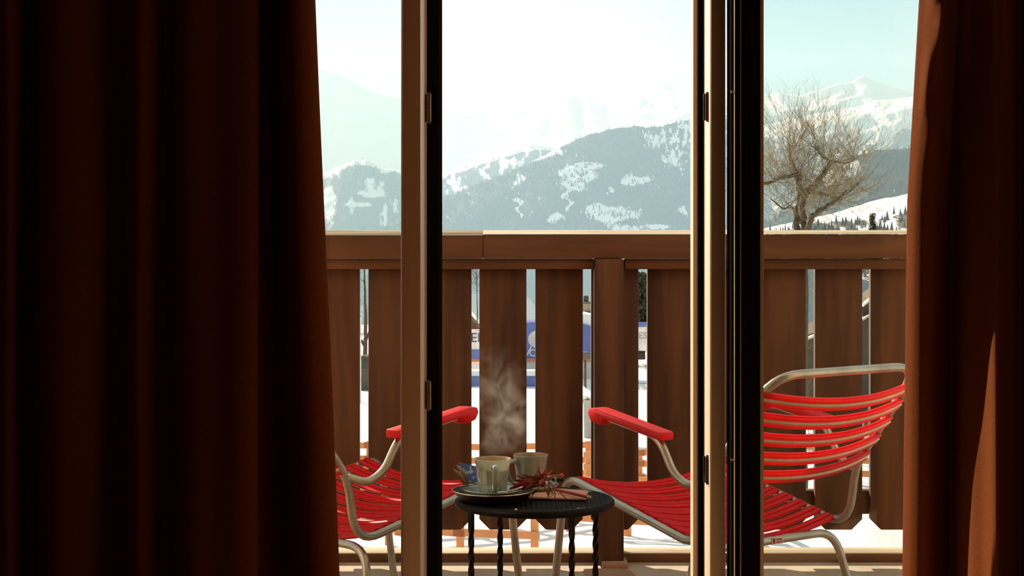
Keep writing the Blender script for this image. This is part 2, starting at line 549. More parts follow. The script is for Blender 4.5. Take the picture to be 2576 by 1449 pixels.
def right_path(py):
    t = min(max(py / 1449, -0.6), 1.4)
    edge = 2314 - 30 * min(t / 0.35, 1) - 12 * max((t - 0.35) / 0.65, 0)
    low = min(max((py - 860) / 420, 0), 1.0)            # the second fold opens out towards the hem
    top = min(max((420 - py) / 420, 0), 1.2)            # the leading edge is crumpled near the top
    wr = math.sin(py * 0.022) * 0.014 * top
    lo = min(max(.72 + (py - 905) / 544 * .48, 0), 1.25)
    P = [(edge + 40, .085), (edge + 6, .060), (edge, .040), (edge + 10 + 6 * top, .006), (edge + 24 + 14 * top, -.020 - .03 * top + wr), (edge + 46 + 16 * top, -.040 - .03 * top - wr), (edge + 72, -.036 - .02 * top), (edge + 98, .010),
         (2395, .045), (2425, .02 - .10 * lo), (2446, .005 - .145 * lo), (2476, -.035 - .155 * lo), (2502, -.065 - .185 * lo), (2515, -.060 - .175 * lo), (2535, -.06), (2566, .03), (2610, -.05), (2670, .045), (2730, -.05), (2790, .05), (2850, -.04), (2900, .03)]
    return catmull([(px, yo + 0.006 * math.sin(py * 0.004 + px * 0.01)) for px, yo in P], 8)


curtain('curtain', left_path, 3.42, M['curtain'], 'wide dark rust curtain hanging in deep shade over the left window')
curtain('curtain', right_path, 3.46, M['curtain'], 'narrow rust curtain with sunlit orange edge beside the glazed door leaf')

# ------------------------------------------------------------------ balcony floor and railing
b = BM(); box(b, -3.2, 3.2, WY1, 5.62, -0.20, 0.0); o = struct('balcony_floor', b, M['balcony'])
b = BM()
ring = [b.verts.new(on_plane(px, py, 0.0012)) for px, py in ((1475, 1449), (1465, 1436), (1490, 1430), (1530, 1429), (1580, 1431), (1592, 1441), (1600, 1449), (1600, 1470), (1480, 1470))]
b.faces.new(ring); 
o = obj('stain', b, M['stain'], o, smooth=False); o['label'] = 'reddish worn patch on the slab'

YR = 5.46
PXM = F / YR
rail = empty('balcony_railing', (0, YR, 0))
tag(rail, 'red-brown timber balcony railing of wide vertical boards with gaps', 'railing')
def rx(px): return (px - CX) / PXM
def rz(py): return CAMH - (py - HY) / PXM
def rpart(name, bm, m, label=None):
    o = obj(name, bm, m, rail)
    if label: o['label'] = label
    return o
for (xa, xb, yo) in ((-2.6, rx(1215), -0.004), (rx(1215), 2.6, 0.0)):
    b = BM()
    box(b, xa, xb, -0.03 + yo, 0.075, rz(650), rz(590) + yo * .6, 0.004)
    rpart('top_board', b, M['rail_wood_x'])
    b = BM()
    prism(b, [(-0.032 + yo, rz(589) + yo), (0.02, rz(579)), (0.078, rz(579)), (0.078, rz(589) + yo)], 'x', xa, xb, 0.0015)
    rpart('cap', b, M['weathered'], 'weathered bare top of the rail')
b = BM(); box(b, -2.6, rx(1493), -0.012, 0.028, rz(677), rz(651), 0.003); box(b, rx(1571), 2.6, -0.012, 0.028, rz(677), rz(651), 0.003); rpart('upper_rail', b, M['rail_wood_x'])
b = BM(); box(b, -2.6, 2.6, 0.058, 0.10, rz(1301), rz(1241), 0.003); rpart('lower_rail', b, M['rail_wood_x'])
b = BM()
box(b, -2.6, 2.6, -0.02, 0.075, 0.0, rz(1391), 0.003)
rpart('bottom_plank', b, M['rail_wood_x'])
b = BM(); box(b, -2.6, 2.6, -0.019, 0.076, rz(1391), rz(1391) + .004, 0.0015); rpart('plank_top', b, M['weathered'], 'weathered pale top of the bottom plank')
for k in range(-12, 13):
    x0 = rx(1206 + 141.3 * k); x1 = x0 + 120 / PXM
    jx = R.uniform(-0.0015, 0.0015)
    zb, ch = rz(1337), 0.035
    b = BM()
    prism(b, [(x0 + jx + ch, zb), (x1 + jx - ch, zb), (x1 + jx, zb + ch), (x1 + jx + R.uniform(-.001, .001), rz(655)), (x0 + jx, rz(655)), (x0 + jx, zb + ch)], 'y', 0.029, 0.057, 0.0025)
    rpart('board', b, M['rail_wood'])
b = BM(); box(b, rx(1494), rx(1565), -0.085, 0.028, 0.012, rz(650.5), 0.004); rpart('post', b, M['rail_wood'])
b = BM(); box(b, rx(1510), rx(1574), -0.12, 0.03, 0.0, 0.018, 0.004); rpart('post_foot', b, M['stain'], 'crumbled rusty block under the post')


# ------------------------------------------------------------------ chairs
W = 0.27
def make_chair(label):
    t = empty('garden_chair', (0, 0, 0))
    tag(t, label, 'chair', 'red garden chairs on the balcony')
    side = lambda w: [(.585, w, 0.0), (.527, w, .392), (-.045, w, .270), (-.072, w, .445), (-.296, w, .730)]
    pts = side(W) + side(-W)[::-1]
    rad = [0, .07, .085, .05, .10, .10, .05, .085, .07, 0]
    b = BM(); tube(b, fillet(pts, rad, 8), 0.0112, 14)
    obj('frame', b, M['steel'], t)
    b = BM(); tube(b, fillet([(-.045, .315, 0), (.0, .262, .254), (.0, -.262, .254), (-.045, -.315, 0)], .07, 8), 0.0112, 14)
    hoop = obj('rear_legs', b, M['steel'], t)
    for w in (W, -W):
        sg = 1 if w > 0 else -1
        arm = fillet([(-.072, w, .448), (-.030, w + sg * .028, .430), (.022, w + sg * .034, .455), (.082, w + sg * .034, .548), (.325, w + sg * .034, .583)], .045, 7)
        b = BM(); tube(b, arm, 0.0108, 14); ao = obj('arm', b, M['steel'], t)
        y0 = w + sg * .034 - .024
        b = BM()
        prism(b, [(.050, .540), (.050, .562), (.318, .602), (.346, .600), (.352, .586), (.340, .566), (.300, .557), (.284, .576)], 'y', y0, y0 + .048, 0.004)
        o = obj('armrest', b, M['red_solid'], ao); o['label'] = 'red moulded armrest'
    rail_pt = lambda s: (s, .2785 + .2127 * s + .0098)
    for k in range(9):                                     # seat cords
        s0 = .020 + .0545 * k
        b = BM()
        for dd in (-.0105, .0105):
            s1 = s0 + dd
            zz = rail_pt(s1)[1] + .002
            P = []
            for i in range(17):
                u = -1 + 2 * i / 16
                P.append((s1, u * (W - .003), zz - .001 - .036 * (1 - u * u)))
            tube(b, P, 0.0062, 10, ry=0.0118)
        obj('seat_cord', b, M['red'], t)
    a0, a1 = Vector((-.081, 0, .452)), Vector((-.281, 0, .708))
    ax = (a1 - a0).normalized(); nb = Vector((-ax.z, 0, ax.x))      # nb points to the rear
    for k in range(5):                                     # back cords, a pale line built as a thin cord between each red pair
        c = a0.lerp(a1, .10 + .195 * k)
        def cord(bm, off, r, lift):
            P = []
            for i in range(17):
                u = -1 + 2 * i / 16
                q = c + ax * off + nb * (.004 + .045 * (1 - u * u) + lift)
                P.append((q.x, u * (W + .006), q.z))
            tube(bm, P, r, 10)
        b = BM(); cord(b, .0122, .0080, 0); cord(b, -.0122, .0080, 0)
        o = obj('back_cord', b, M['red'], t)
        b = BM(); cord(b, 0, .0055, .0035)
        o = obj('pale_line', b, M['pale_cord'], o); o['label'] = 'pale line between two red cords'
    return t, hoop


chair_r, hoop_r = make_chair('red cord garden chair on the table right side, back partly behind the glass')
left_dir = Vector((-.811, -.583, 0))
chair_r.location = Vector((.458, 4.30, 0)) - left_dir * W
chair_r.rotation_euler.z = math.atan2(.811, -.583)
b = BM(); box(b, -.0121, -.0105, -.052, -.012, .245, .263, .0004)
st = obj('sticker', b, M['label_white'], hoop_r, smooth=False); st['label'] = 'small white sticker with red print'
b = BM(); box(b, -.0126, -.0118, -.024, -.015, .247, .261)
for q in range(2):
    box(b, -.0126, -.0118, -.049, -.028, .248 + q * .007, .252 + q * .007)
obj('sticker_print', b, M['wine'], hoop_r, smooth=False)


def copy_tree(o, parent=None):
    c = o.copy(); COL.objects.link(c)
    if parent is not None: c.parent = parent
    for ch in list(o.children): copy_tree(ch, c)
    return c


chair_l, hoop_l = make_chair('red cord garden chair on the table left side, half hidden by the dark curtain')
LA = math.radians(46.5)
ld = Vector((-math.sin(LA), math.cos(LA), 0))
chair_l.location = Vector((-.374, 4.356, 0)) + ld * W
chair_l.rotation_euler.z = LA

# ------------------------------------------------------------------ table
TX, TY, TZ, TR = .059, 4.35, .388, .207
tab = empty('side_table', (TX, TY, 0))
tag(tab, 'small round black iron table with twisted legs between the chairs', 'table')
b = BM()
prof = [(0, TZ - .012), (TR - .012, TZ - .012), (TR - .012, TZ - .003), (0, TZ - .003)]
lathe(b, prof, 64)
bmesh.ops.recalc_face_normals(b, faces=b.faces)
m = M['black_iron'].copy(); m.name = 'black_woven_iron_top'
t = m.node_tree
p = t.nodes['Principled BSDF']
tc = t.nodes.new('ShaderNodeTexCoord')
hs = []
for ax in (0, 1):
    wv = t.nodes.new('ShaderNodeTexWave'); wv.bands_direction = 'X' if ax == 0 else 'Y'
    wv.inputs['Scale'].default_value = 24; wv.inputs['Distortion'].default_value = 0
    t.links.new(tc.outputs['Object'], wv.inputs['Vector']); hs.append(wv)
mn = t.nodes.new('ShaderNodeMath'); mn.operation = 'MAXIMUM'
t.links.new(hs[0].outputs['Fac'], mn.inputs[0]); t.links.new(hs[1].outputs['Fac'], mn.inputs[1])
bp = t.nodes.new('ShaderNodeBump'); bp.inputs['Strength'].default_value = 1.0; bp.inputs['Distance'].default_value = 0.006
t.links.new(mn.outputs[0], bp.inputs['Height']); t.links.new(bp.outputs[0], p.inputs['Normal'])
obj('table_top', b, m, tab)
b = BM()
circ = [(math.cos(2 * math.pi * k / 72) * (TR - .009), math.sin(2 * math.pi * k / 72) * (TR - .009), TZ - .011) for k in range(73)]
tube(b, circ, .0105, 12, cap=False)
obj('rim', b, M['black_iron'], tab)
b = BM()
circ = [(math.cos(2 * math.pi * k / 72) * (TR - .040), math.sin(2 * math.pi * k / 72) * (TR - .040), TZ - .020) for k in range(73)]
tube(b, circ, .007, 10, cap=False)
obj('apron_ring', b, M['black_iron'], tab)
for (lx, ly) in ((.163, .091), (-.091, .163), (-.163, -.091), (.091, -.163)):
    b = BM()
    n = 60
    P, T = [], []
    for i in range(n + 1):
        z = (TZ - .022) * (1 - i / n)
        P.append((lx, ly, z))
        u = min(max((.325 - z) / .24, 0), 1)
        T.append(u * math.pi * 3.2)
    tube(b, P, .0082, 4, twist=T)
    obj('leg', b, M['black_iron'], tab)
b = BM()
q = Vector(at(1298, 1267, TY - TR)) - Vector((TX, TY, 0))
bmesh.ops.create_uvsphere(b, u_segments=12, v_segments=8, radius=.0042, matrix=Matrix.Translation((q.x, -TR + .022, TZ - .001)))
obj('screw', b, M['gold'], tab)

# ------------------------------------------------------------------ tray, mugs, small things
TRX, TRY = -.049, 4.310
trayo = empty('tray', (TRX, TRY, TZ))
tag(trayo, 'round black tray with thin brass rim under the front mug', 'tray')
b = BM()
lathe(b, [(0, 0.0), (.078, 0.0), (.090, .006), (.103, .025), (.1045, .026), (.1045, .024), (.101, .0235), (.088, .0125), (.076, .0112), (0, .0112)], 64)
bmesh.ops.recalc_face_normals(b, faces=b.faces)
obj('body', b, M['tray'], trayo)
b = BM()
tube(b, [(math.cos(2 * math.pi * k / 72) * .1048, math.sin(2 * math.pi * k / 72) * .1048, .0265) for k in range(73)], .0017, 8, cap=False)
o = obj('brass_rim', b, M['gold'], trayo)


def saucer(x, y, z, label, r=.075):
    b = BM()
    k = r / .075
    lathe(b, [(0, .002), (.030 * k, .002), (.031 * k, 0.0), (.036 * k, 0.0), (.040 * k, .003), (.062 * k, .009), (.0745 * k, .0165), (.0755 * k, .0185), (.0740 * k, .0195), (.060 * k, .0125), (.040 * k, .007), (.034 * k, .0055), (0, .0055)], 56)
    bmesh.ops.recalc_face_normals(b, faces=b.faces)
    o = obj('saucer', b, M['ceramic']); o.location = (x, y, z)
    tag(o, label, 'saucer', 'saucers on the table')
    return o


def mug(x, y, z, rz, label, h=.092, rt=.0475, rb=.0365):
    t = empty('mug', (x, y, z), rz)
    tag(t, label, 'mug', 'grey ceramic mugs on the table')
    outer = [(0, .0025), (rb * .80, .0025), (rb * .84, 0), (rb * .95, 0.0), (rb, .003)]
    for i in range(1, 12):
        u = i / 12
        rr = rb + (rt - rb) * (0.72 * u + 0.28 * u ** 4)
        outer.append((rr, .003 + (h - .003) * u))
    outer += [(rt, h - .0015), (rt - .0006, h)]
    def fl(a, j):
        if j < 4 or j > 15: return 1.0
        n = 12
        loc = ((a * n / (2 * math.pi)) % 1.0) - .5
        k = math.cos(math.pi / n) / math.cos(loc * 2 * math.pi / n)
        u = max(0, 1 - max(0, j - 13) / 3)
        return 1 + (k - 1) * 1.6 * u
    b = BM()
    lathe(b, outer, 112, flute=fl)
    bmesh.ops.recalc_face_normals(b, faces=b.faces)
    obj('body', b, M['ceramic'], t, angle=14)
    b = BM()
    inner = [(rt - .0006, h), (rt - .0022, h - .0006), (rt - .0036, h - .004)]
    for i in range(11, 0, -1):
        u = i / 12
        inner.append((rb + (rt - rb) * (0.72 * u + 0.28 * u ** 4) - .0035, .006 + (h - .006) * u))
    inner += [(0, .006)]
    lathe(b, inner, 56)
    bmesh.ops.recalc_face_normals(b, faces=b.faces)
    for f in b.faces: f.normal_flip()
    obj('inside', b, M['ceramic_in'], t)['label'] = 'cream glazed inside of the mug'
    b = BM()
    lathe(b, [(0, h * .70), (rb + (rt - rb) * .62 - .0045, h * .70)], 40)
    obj('drink', b, M['coffee'], t)['label'] = 'brown hot drink'
    # handle on local +x
    b = BM()
    P = fillet([(rb + .004, 0, h * .74), (rb + .016, 0, h * .88), (rb + .039, 0, h * .82), (rb + .038, 0, h * .42), (rb + .018, 0, h * .17), (rb - .001, 0, h * .13)], .020, 7)
    tube(b, P, .0052, 12, ry=.0086)
    obj('handle', b, M['ceramic'], t)
    return t


SZ = TZ + .0115
saucer(-.0500, 4.302, SZ, 'grey-green saucer on the black tray under the front mug')
mug(-.0497, 4.302, SZ + .0056, math.radians(-83), 'grey-green fluted mug on the tray, handle turned to the room')
saucer(.0500, 4.475, TZ - .0022, 'saucer at the back of the table, mostly hidden by the red raffia')
mug(.0500, 4.475, TZ + .0034, math.radians(214), 'grey-green fluted mug behind the raffia, handle to its left')

# teaspoon on the front saucer
sp = empty('teaspoon', (-.022, 4.244, SZ + .0175), math.radians(28))
tag(sp, 'small steel teaspoon on the saucer of the front mug', 'spoon')
b = BM()
rings = []
for j in range(9):
    u = j / 8
    x = -.016 + .030 * u
    w = .0085 * math.sqrt(max(0.0, 1 - (2 * u - 1) ** 2)) + .0006
    rings.append([b.verts.new((x, w * math.cos(a), -.0035 * math.sin(a) + .0035)) for a in [math.pi * k / 8 for k in range(9)]])
for j in range(8):
    for k in range(8):
        b.faces.new((rings[j][k], rings[j][k + 1], rings[j + 1][k + 1], rings[j + 1][k]))
o = obj('spoon_bowl', b, M['spoon'], sp)
o.modifiers.new('t', 'SOLIDIFY').thickness = .0008
b = BM(); tube(b, [(.012, 0, .0035), (.028, .0, .005), (.055, 0, .011)], [.0016, .0013, .0022], 8); obj('spoon_handle', b, M['spoon'], sp)


# sachets leaning at the back of the tray
def sachet(corners, m, label, t=.004):
    b = BM()
    c = [Vector(x) for x in corners]
    n = 8
    nv = (c[1] - c[0]).cross(c[3] - c[0]).normalized()
    G = {}
    for s in (0, 1):
        for i in range(n + 1):
            for j in range(n + 1):
                u, v = i / n, j / n
                p = c[0] * (1 - u) * (1 - v) + c[1] * u * (1 - v) + c[2] * u * v + c[3] * (1 - u) * v
                bulge = t * (16 * u * (1 - u) * v * (1 - v)) ** .6 * .5 + .0003
                G[s, i, j] = b.verts.new(p + nv * (bulge if s == 0 else -bulge))
    for i in range(n):
        for j in range(n):
            b.faces.new((G[0, i, j], G[0, i + 1, j], G[0, i + 1, j + 1], G[0, i, j + 1]))
            b.faces.new((G[1, i, j], G[1, i, j + 1], G[1, i + 1, j + 1], G[1, i + 1, j]))
    o = obj('sachet', b, m, angle=60)
    tag(o, label, 'sachet', 'sachets on the tray')
    return o


m = mat('blue_patterned_sachet', (0.10, 0.17, 0.46), 0.4, col2=(0.55, 0.62, 0.74), scale=70, ramp=(0.40, 0.47), detail=2)
sachet([at(1154, 1163, 4.345), at(1200, 1173, 4.365), at(1208, 1219, 4.365), at(1184, 1217, 4.350)], m, 'blue and white patterned sachet leaning behind the front mug')
m2 = mat('dark_foil_back', (0.05, 0.04, 0.035), 0.3, scale=10)
sachet([at(1147, 1169, 4.358), at(1170, 1176, 4.372), at(1190, 1218, 4.368), at(1176, 1218, 4.360)], M['brown_paper'], 'upright brown sachet just behind the blue one')
sachet([at(1138, 1178, 4.366), at(1156, 1186, 4.380), at(1180, 1221, 4.376), at(1166, 1220, 4.370)], M['brown_paper'], 'brown sachet tilting furthest out over the tray edge')

# folded paper, red stick, raffia bow
b = BM()
q = [on_plane(px, py, TZ + .0005) for px, py in ((1317, 1254.5), (1376, 1229), (1480, 1238), (1474, 1258))]
for dz, sc in ((0, 1.0), (.0022, .97)):
    cen = sum(q, Vector()) / 4
    top = [b.verts.new(cen + (v - cen) * sc + Vector((0, 0, dz + .0018))) for v in q]
    bot = [b.verts.new(cen + (v - cen) * sc + Vector((0, 0, dz))) for v in q]
    b.faces.new(top); b.faces.new(bot[::-1])
    for i in range(4): b.faces.new((bot[i], bot[(i + 1) % 4], top[(i + 1) % 4], top[i]))
bmesh.ops.recalc_face_normals(b, faces=b.faces)
o = obj('napkin', b, M['napkin'], smooth=False)
tag(o, 'folded salmon paper napkin lying under the raffia bow', 'napkin')

st = empty('red_stick', on_plane(1393, 1232, TZ + .012))
tag(st, 'wine red stick with pale frayed tip lying across the napkin', 'stick')
b = BM()
P0 = Vector((0, 0, .001)); P1 = on_plane(1478, 1250, TZ + .012) - Vector(st.location)
tube(b, [P0, P1], .0042, 12); obj('shaft', b, M['wine'], st)
b = BM()
d = (P1 - P0).normalized()
tube(b, [P1, P1 + d * .004, P1 + d * .010, P1 + d * .014], [.0035, .0050, .0046, .002], 10); obj('tip', b, M['tip'], st)

BX = at(1352, 1211, 4.315)
bow = empty('raffia_bow', (BX.x, BX.y, TZ))
tag(bow, 'spiky red-brown raffia bow with beads and copper wire', 'decoration')
bz = BX.z - TZ
RR = random.Random(21)


def ribbon(bm, P, w):
    P = [Vector(p) for p in P]
    L = []
    for i, p in enumerate(P):
        t_ = (P[min(i + 1, len(P) - 1)] - P[max(i - 1, 0)]).normalized()
        s_ = t_.cross(Vector((0.3, 1, 0.4)).normalized())
        s_ = s_.normalized() if s_.length > 1e-4 else Vector((0, 0, 1))
        ww = w * (math.sin(math.pi * min(max((i + .35) / (len(P) - .3), 0), 1)) ** .6)
        L.append((bm.verts.new(p - s_ * ww), bm.verts.new(p + s_ * ww)))
    for i in range(len(L) - 1):
        bm.faces.new((L[i][0], L[i][1], L[i + 1][1], L[i + 1][0]))


for k in range(38):
    a = RR.uniform(math.radians(35), math.radians(215))
    ln = RR.uniform(.020, .046) * (1.25 if a > 2.6 else 1.0)
    dy = RR.uniform(-.5, .5)
    c = Vector((RR.uniform(-.014, .014), RR.uniform(-.012, .012), bz + RR.uniform(-.008, .008)))
    dirv = Vector((math.cos(a) * 1.15, dy, math.sin(a) * .85)).normalized()
    bend = Vector((RR.uniform(-.3, .3), RR.uniform(-.3, .3), RR.uniform(-.4, .2))) * ln
    P = [c + dirv * ln * u + bend * u * u for u in (0, .25, .5, .75, 1)]
    for q in P: q.z = max(q.z, .006 if q.x > .004 else .030)
    b = BM(); ribbon(b, P, RR.uniform(.0016, .0034))
    o = obj('raffia_strip', b, M['raffia'], bow)
    o.modifiers.new('t', 'SOLIDIFY').thickness = .0005
    o['label'] = 'curled raffia strip'
for (x1, z1) in ((-.072, -.018), (-.062, -.010), (-.058, .006), (-.055, -.028)):     # long leaf-like strips to the left
    b = BM(); ribbon(b, [(0, 0, bz), (x1 * .4, -.006, bz + z1 * .2 + .004), (x1 * .75, -.012, bz + z1 * .6), (x1, -.016, max(bz + z1, .031))], .0048)
    o = obj('raffia_strip', b, M['wine'], bow); o.modifiers.new('t', 'SOLIDIFY').thickness = .0008
bc = Vector((.012, -.016, bz - .002))
b = BM(); lathe(b, [(.0035, -.009), (.009, -.007), (.0105, 0), (.009, .007), (.0035, .009)], 20)
bmesh.ops.transform(b, matrix=Matrix.Translation(bc) @ Matrix.Rotation(math.radians(62), 4, 'Y'), verts=b.verts)
obj('bead', b, M['wine'], bow)['label'] = 'round wine red bead'
b = BM(); bmesh.ops.create_uvsphere(b, u_segments=14, v_segments=10, radius=.0048, matrix=Matrix.Translation((.064, .035, bz + .012)))
obj('bead', b, M['red_solid'], bow)['label'] = 'small bright red bead'
b = BM(); P = []
for i in range(70):
    u = i / 69
    a = u * 2 * math.pi * 4.5
    P.append(bc + Vector((.012 + .010 * u + .0075 * math.cos(a), -.012, -.006 - .022 * u + .0075 * math.sin(a))))
tube(b, P, .0010, 6); obj('wire_coil', b, M['copper'], bow)
for (pa, pb_, pc) in (((1372, 1205), (1395, 1225), (1427, 1257)), ((1376, 1203), (1388, 1226), (1378, 1250)), ((1374, 1206), (1398, 1218), (1396, 1258)), ((1368, 1212), (1345, 1240), (1338, 1246)), ((1378, 1200), (1402, 1194), (1419, 1197)), ((1376, 1204), (1392, 1196), (1410, 1203))):
    A, B, C = at(*pa, 4.295), at(*pb_, 4.275), (on_plane(*pc, TZ + .006) if pc[1] > 1230 else at(*pc, 4.33))
    P = [A.lerp(B, u).lerp(B.lerp(C, u), u) - Vector(bow.location) for u in [i / 12 for i in range(13)]]
    b = BM(); tube(b, P, .0015, 6); obj('cord', b, M['string'], bow)
# wrapped sweet behind the bow
sw = empty('wrapped_sweet', on_plane(1404, 1212, TZ))
tag(sw, 'dark shiny wrapped sweet behind the right end of the raffia bow', 'sweet')
b = BM(); box(b, -.018, .016, -.008, .008, .0, .012, .003); obj('wrapper', b, M['tray'], sw)
b = BM(); box(b, -.012, -.002, -.0085, .0085, .0005, .0125, .003); obj('band', b, M['ceramic_in'], sw)['label'] = 'pale band on the dark wrapper'

# ------------------------------------------------------------------ steam
def steam(name, cx, cyy, z0, z1, half, dens, seed, label):
    b = BM()
    box(b, -half, half, -.05, .05, 0, z1 - z0)
    m = bpy.data.materials.new('steam_vapour')
    m.use_nodes = True
    t = m.node_tree; t.nodes.clear()
    out = t.nodes.new('ShaderNodeOutputMaterial')
    vs = t.nodes.new('ShaderNodeVolumeScatter')
    vs.inputs['Color'].default_value = (1, 0.9, 0.76, 1); vs.inputs['Anisotropy'].default_value = 0.45
    tc = t.nodes.new('ShaderNodeTexCoord')
    sep = t.nodes.new('ShaderNodeSeparateXYZ'); t.links.new(tc.outputs['Object'], sep.inputs[0])
    mp = t.nodes.new('ShaderNodeMapping'); mp.inputs['Scale'].default_value = (1, 1, 0.75); mp.inputs['Location'].default_value = (seed, seed * .7, 0)
    t.links.new(tc.outputs['Object'], mp.inputs[0])
    nz = t.nodes.new('ShaderNodeTexNoise'); nz.inputs['Scale'].default_value = 21; nz.inputs['Detail'].default_value = 6; nz.inputs['Distortion'].default_value = 1.3
    t.links.new(mp.outputs[0], nz.inputs['Vector'])
    r1 = t.nodes.new('ShaderNodeMapRange'); r1.inputs[1].default_value = .45; r1.inputs[2].default_value = .68
    t.links.new(nz.outputs[0], r1.inputs[0])
    # envelope: a column that leans and fades out sideways and at the ends
    H = z1 - z0
    def math_(op, a, bval=None, c=None):
        n = t.nodes.new('ShaderNodeMath'); n.operation = op
        for i, v in enumerate((a, bval, c)):
            if v is None: continue
            if isinstance(v, (int, float)): n.inputs[i].default_value = v
            else: t.links.new(v, n.inputs[i])
        return n.outputs[0]
    u = math_('DIVIDE', sep.outputs[2], H)
    wob = math_('MULTIPLY', math_('SINE', math_('MULTIPLY', u, 5.0)), half * .14)
    lx = math_('ABSOLUTE', math_('SUBTRACT', sep.outputs[0], wob))
    wx = math_('MULTIPLY_ADD', u, half * .22, half * .60)
    ex = math_('MAXIMUM', math_('SUBTRACT', 1.0, math_('POWER', math_('DIVIDE', lx, wx), 2.0)), 0.0)
    ey = math_('MAXIMUM', math_('SUBTRACT', 1.0, math_('POWER', math_('DIVIDE', sep.outputs[1], .045), 2.0)), 0.0)
    ez = math_('MULTIPLY', math_('MINIMUM', math_('MULTIPLY', u, 9.0), 1.0), math_('MINIMUM', math_('MULTIPLY', math_('SUBTRACT', 1.0, u), 2.0), 1.0))
    d = math_('MULTIPLY', math_('MULTIPLY', math_('MULTIPLY', ex, ey), math_('MAXIMUM', ez, 0.0)), r1.outputs[0])
    d = math_('MULTIPLY', d, dens)
    t.links.new(d, vs.inputs['Density'])
    t.links.new(vs.outputs[0], out.inputs['Volume'])
    o = obj(name, b, m, smooth=False)
    o.location = (cx, cyy, z0)
    tag(o, label, 'steam', None, 'stuff')


steam('steam', at(1258, 1000, 4.30).x, 4.302, .502, Z(868, 4.30), .10, 5.5, 5.7, 'pale steam curling up from the front mug')

# ------------------------------------------------------------------ snow-covered ground
GZ = -4.0
def gz(x, y):
    x = np.asarray(x, float); y = np.asarray(y, float)
    base = GZ + 0.5 * (fbm(x * .12 + 9, y * .10, 4) - .5) - np.clip((y - 80) / 70, 0, 1) ** 2 * 10 - np.clip(y - 150, 0, None) * .25
    bank = 0.9 * np.exp(-(((x - 5.6) / 3.0) ** 2)) * np.exp(-(((y - 27) / 4.0) ** 2)) * (0.5 + fbm(x * .8, y * .8, 4))
    return base + bank
b = BM()
ys = np.concatenate([np.linspace(6.5, 60, 90), np.linspace(62, 260, 50)])
xs = np.concatenate([np.linspace(-90, -15, 30, endpoint=False), np.linspace(-15, 15, 110, endpoint=False), np.linspace(15, 90, 30)])
XX, YY = np.meshgrid(xs, ys)
ZZ = gz(XX, YY)
V = [[b.verts.new((XX[j, i], YY[j, i], ZZ[j, i])) for i in range(len(xs))] for j in range(len(ys))]
for j in range(len(ys) - 1):
    for i in range(len(xs) - 1):
        b.faces.new((V[j][i], V[j][i + 1], V[j + 1][i + 1], V[j + 1][i]))
struct('snow_ground', b, M['snow'])


def gpt(px, py):
    """Point on the snow seen at a pixel (flat first guess)."""
    Y = (CAMH - GZ) * F / (py - HY)
    p = at(px, py, Y)
    p.z = float(gz(p.x, p.y))
    return p


# ------------------------------------------------------------------ orange wooden fences in the snow
def fence(pa, pb_, n, h, rails, label, lean=0.0):
    A, B = Vector(pa), Vector(pb_)
    o = empty('wooden_fence', (A.x, A.y, float(gz(A.x, A.y))), math.atan2(B.y - A.y, B.x - A.x))
    L = (Vector((B.x, B.y)) - Vector((A.x, A.y))).length
    tag(o, label, 'fence', 'orange wooden fences in the snow')
    for k in range(n + 1):
        u = k / n
        p = A.lerp(B, u)
        z = float(gz(p.x, p.y)) - o.location.z
        b = BM(); box(b, L * u - .06, L * u + .06, -.03, .03, z - .1, z + h, .008); obj('post', b, M['orange_wood'], o)
    for r in rails:
        for k in range(n):
            p, q = A.lerp(B, k / n), A.lerp(B, (k + 1) / n)
            za = float(gz(p.x, p.y)) - o.location.z + r * h; zb = float(gz(q.x, q.y)) - o.location.z + r * h + R.uniform(-.04, .04)
            b = BM()
            x0, x1 = L * k / n - .1, L * (k + 1) / n + .1
            vs = [b.verts.new(v) for v in ((x0, -.055, za - .06), (x1, -.055, zb - .06), (x1, -.055, zb + .06), (x0, -.055, za + .06), (x0, -.03, za - .06), (x1, -.03, zb - .06), (x1, -.03, zb + .06), (x0, -.03, za + .06))]
            for f in ((0, 1, 2, 3), (7, 6, 5, 4), (0, 4, 5, 1), (3, 2, 6, 7), (0, 3, 7, 4), (1, 5, 6, 2)): b.faces.new([vs[i] for i in f])
            obj('rail', b, M['orange_wood'], o, smooth=False)


fence(gpt(640, 1345), gpt(1345, 1410), 4, .85, (.35, .88), 'near orange fence descending toward the railing left of the table')
fence(gpt(1000, 1350), gpt(1420, 1322), 3, .75, (.45, .9), 'second orange fence row seen under the table')
fence(gpt(1432, 1352), gpt(1900, 1425), 3, .95, (.25, .6, .92), 'orange fence slanting down to the right behind the right chair legs')
fence(gpt(820, 1215), gpt(1480, 1218), 6, .85, (.3, .6, .92), 'far orange fence between the boards at table height')
fence(gpt(1480, 1240), gpt(2240, 1232), 6, .75, (.3, .65, .95), 'far orange fence behind the right chair')

# twig in the snow bank, wire
p = at(2245, 1385, 26.5)
tw = empty('bare_shrub', (p.x, p.y, float(gz(p.x, p.y))))
tag(tw, 'small bare twiggy shrub sticking out of the right snow bank', 'shrub')
for k in range(9):
    b = BM()
    a, e2 = R.uniform(-1.2, 1.2), R.uniform(.15, .5)
    P = [Vector((0, 0, -.1)), Vector((math.sin(a) * .15, R.uniform(-.1, .1), .12)), Vector((math.sin(a) * e2, R.uniform(-.2, .2), e2 * .8))]
    tube(b, fillet(P, .08, 3), [.008] * 2 + [.006] * (len(fillet(P, .08, 3)) - 2), 5)
    obj('twig', b, M['twig'], tw)

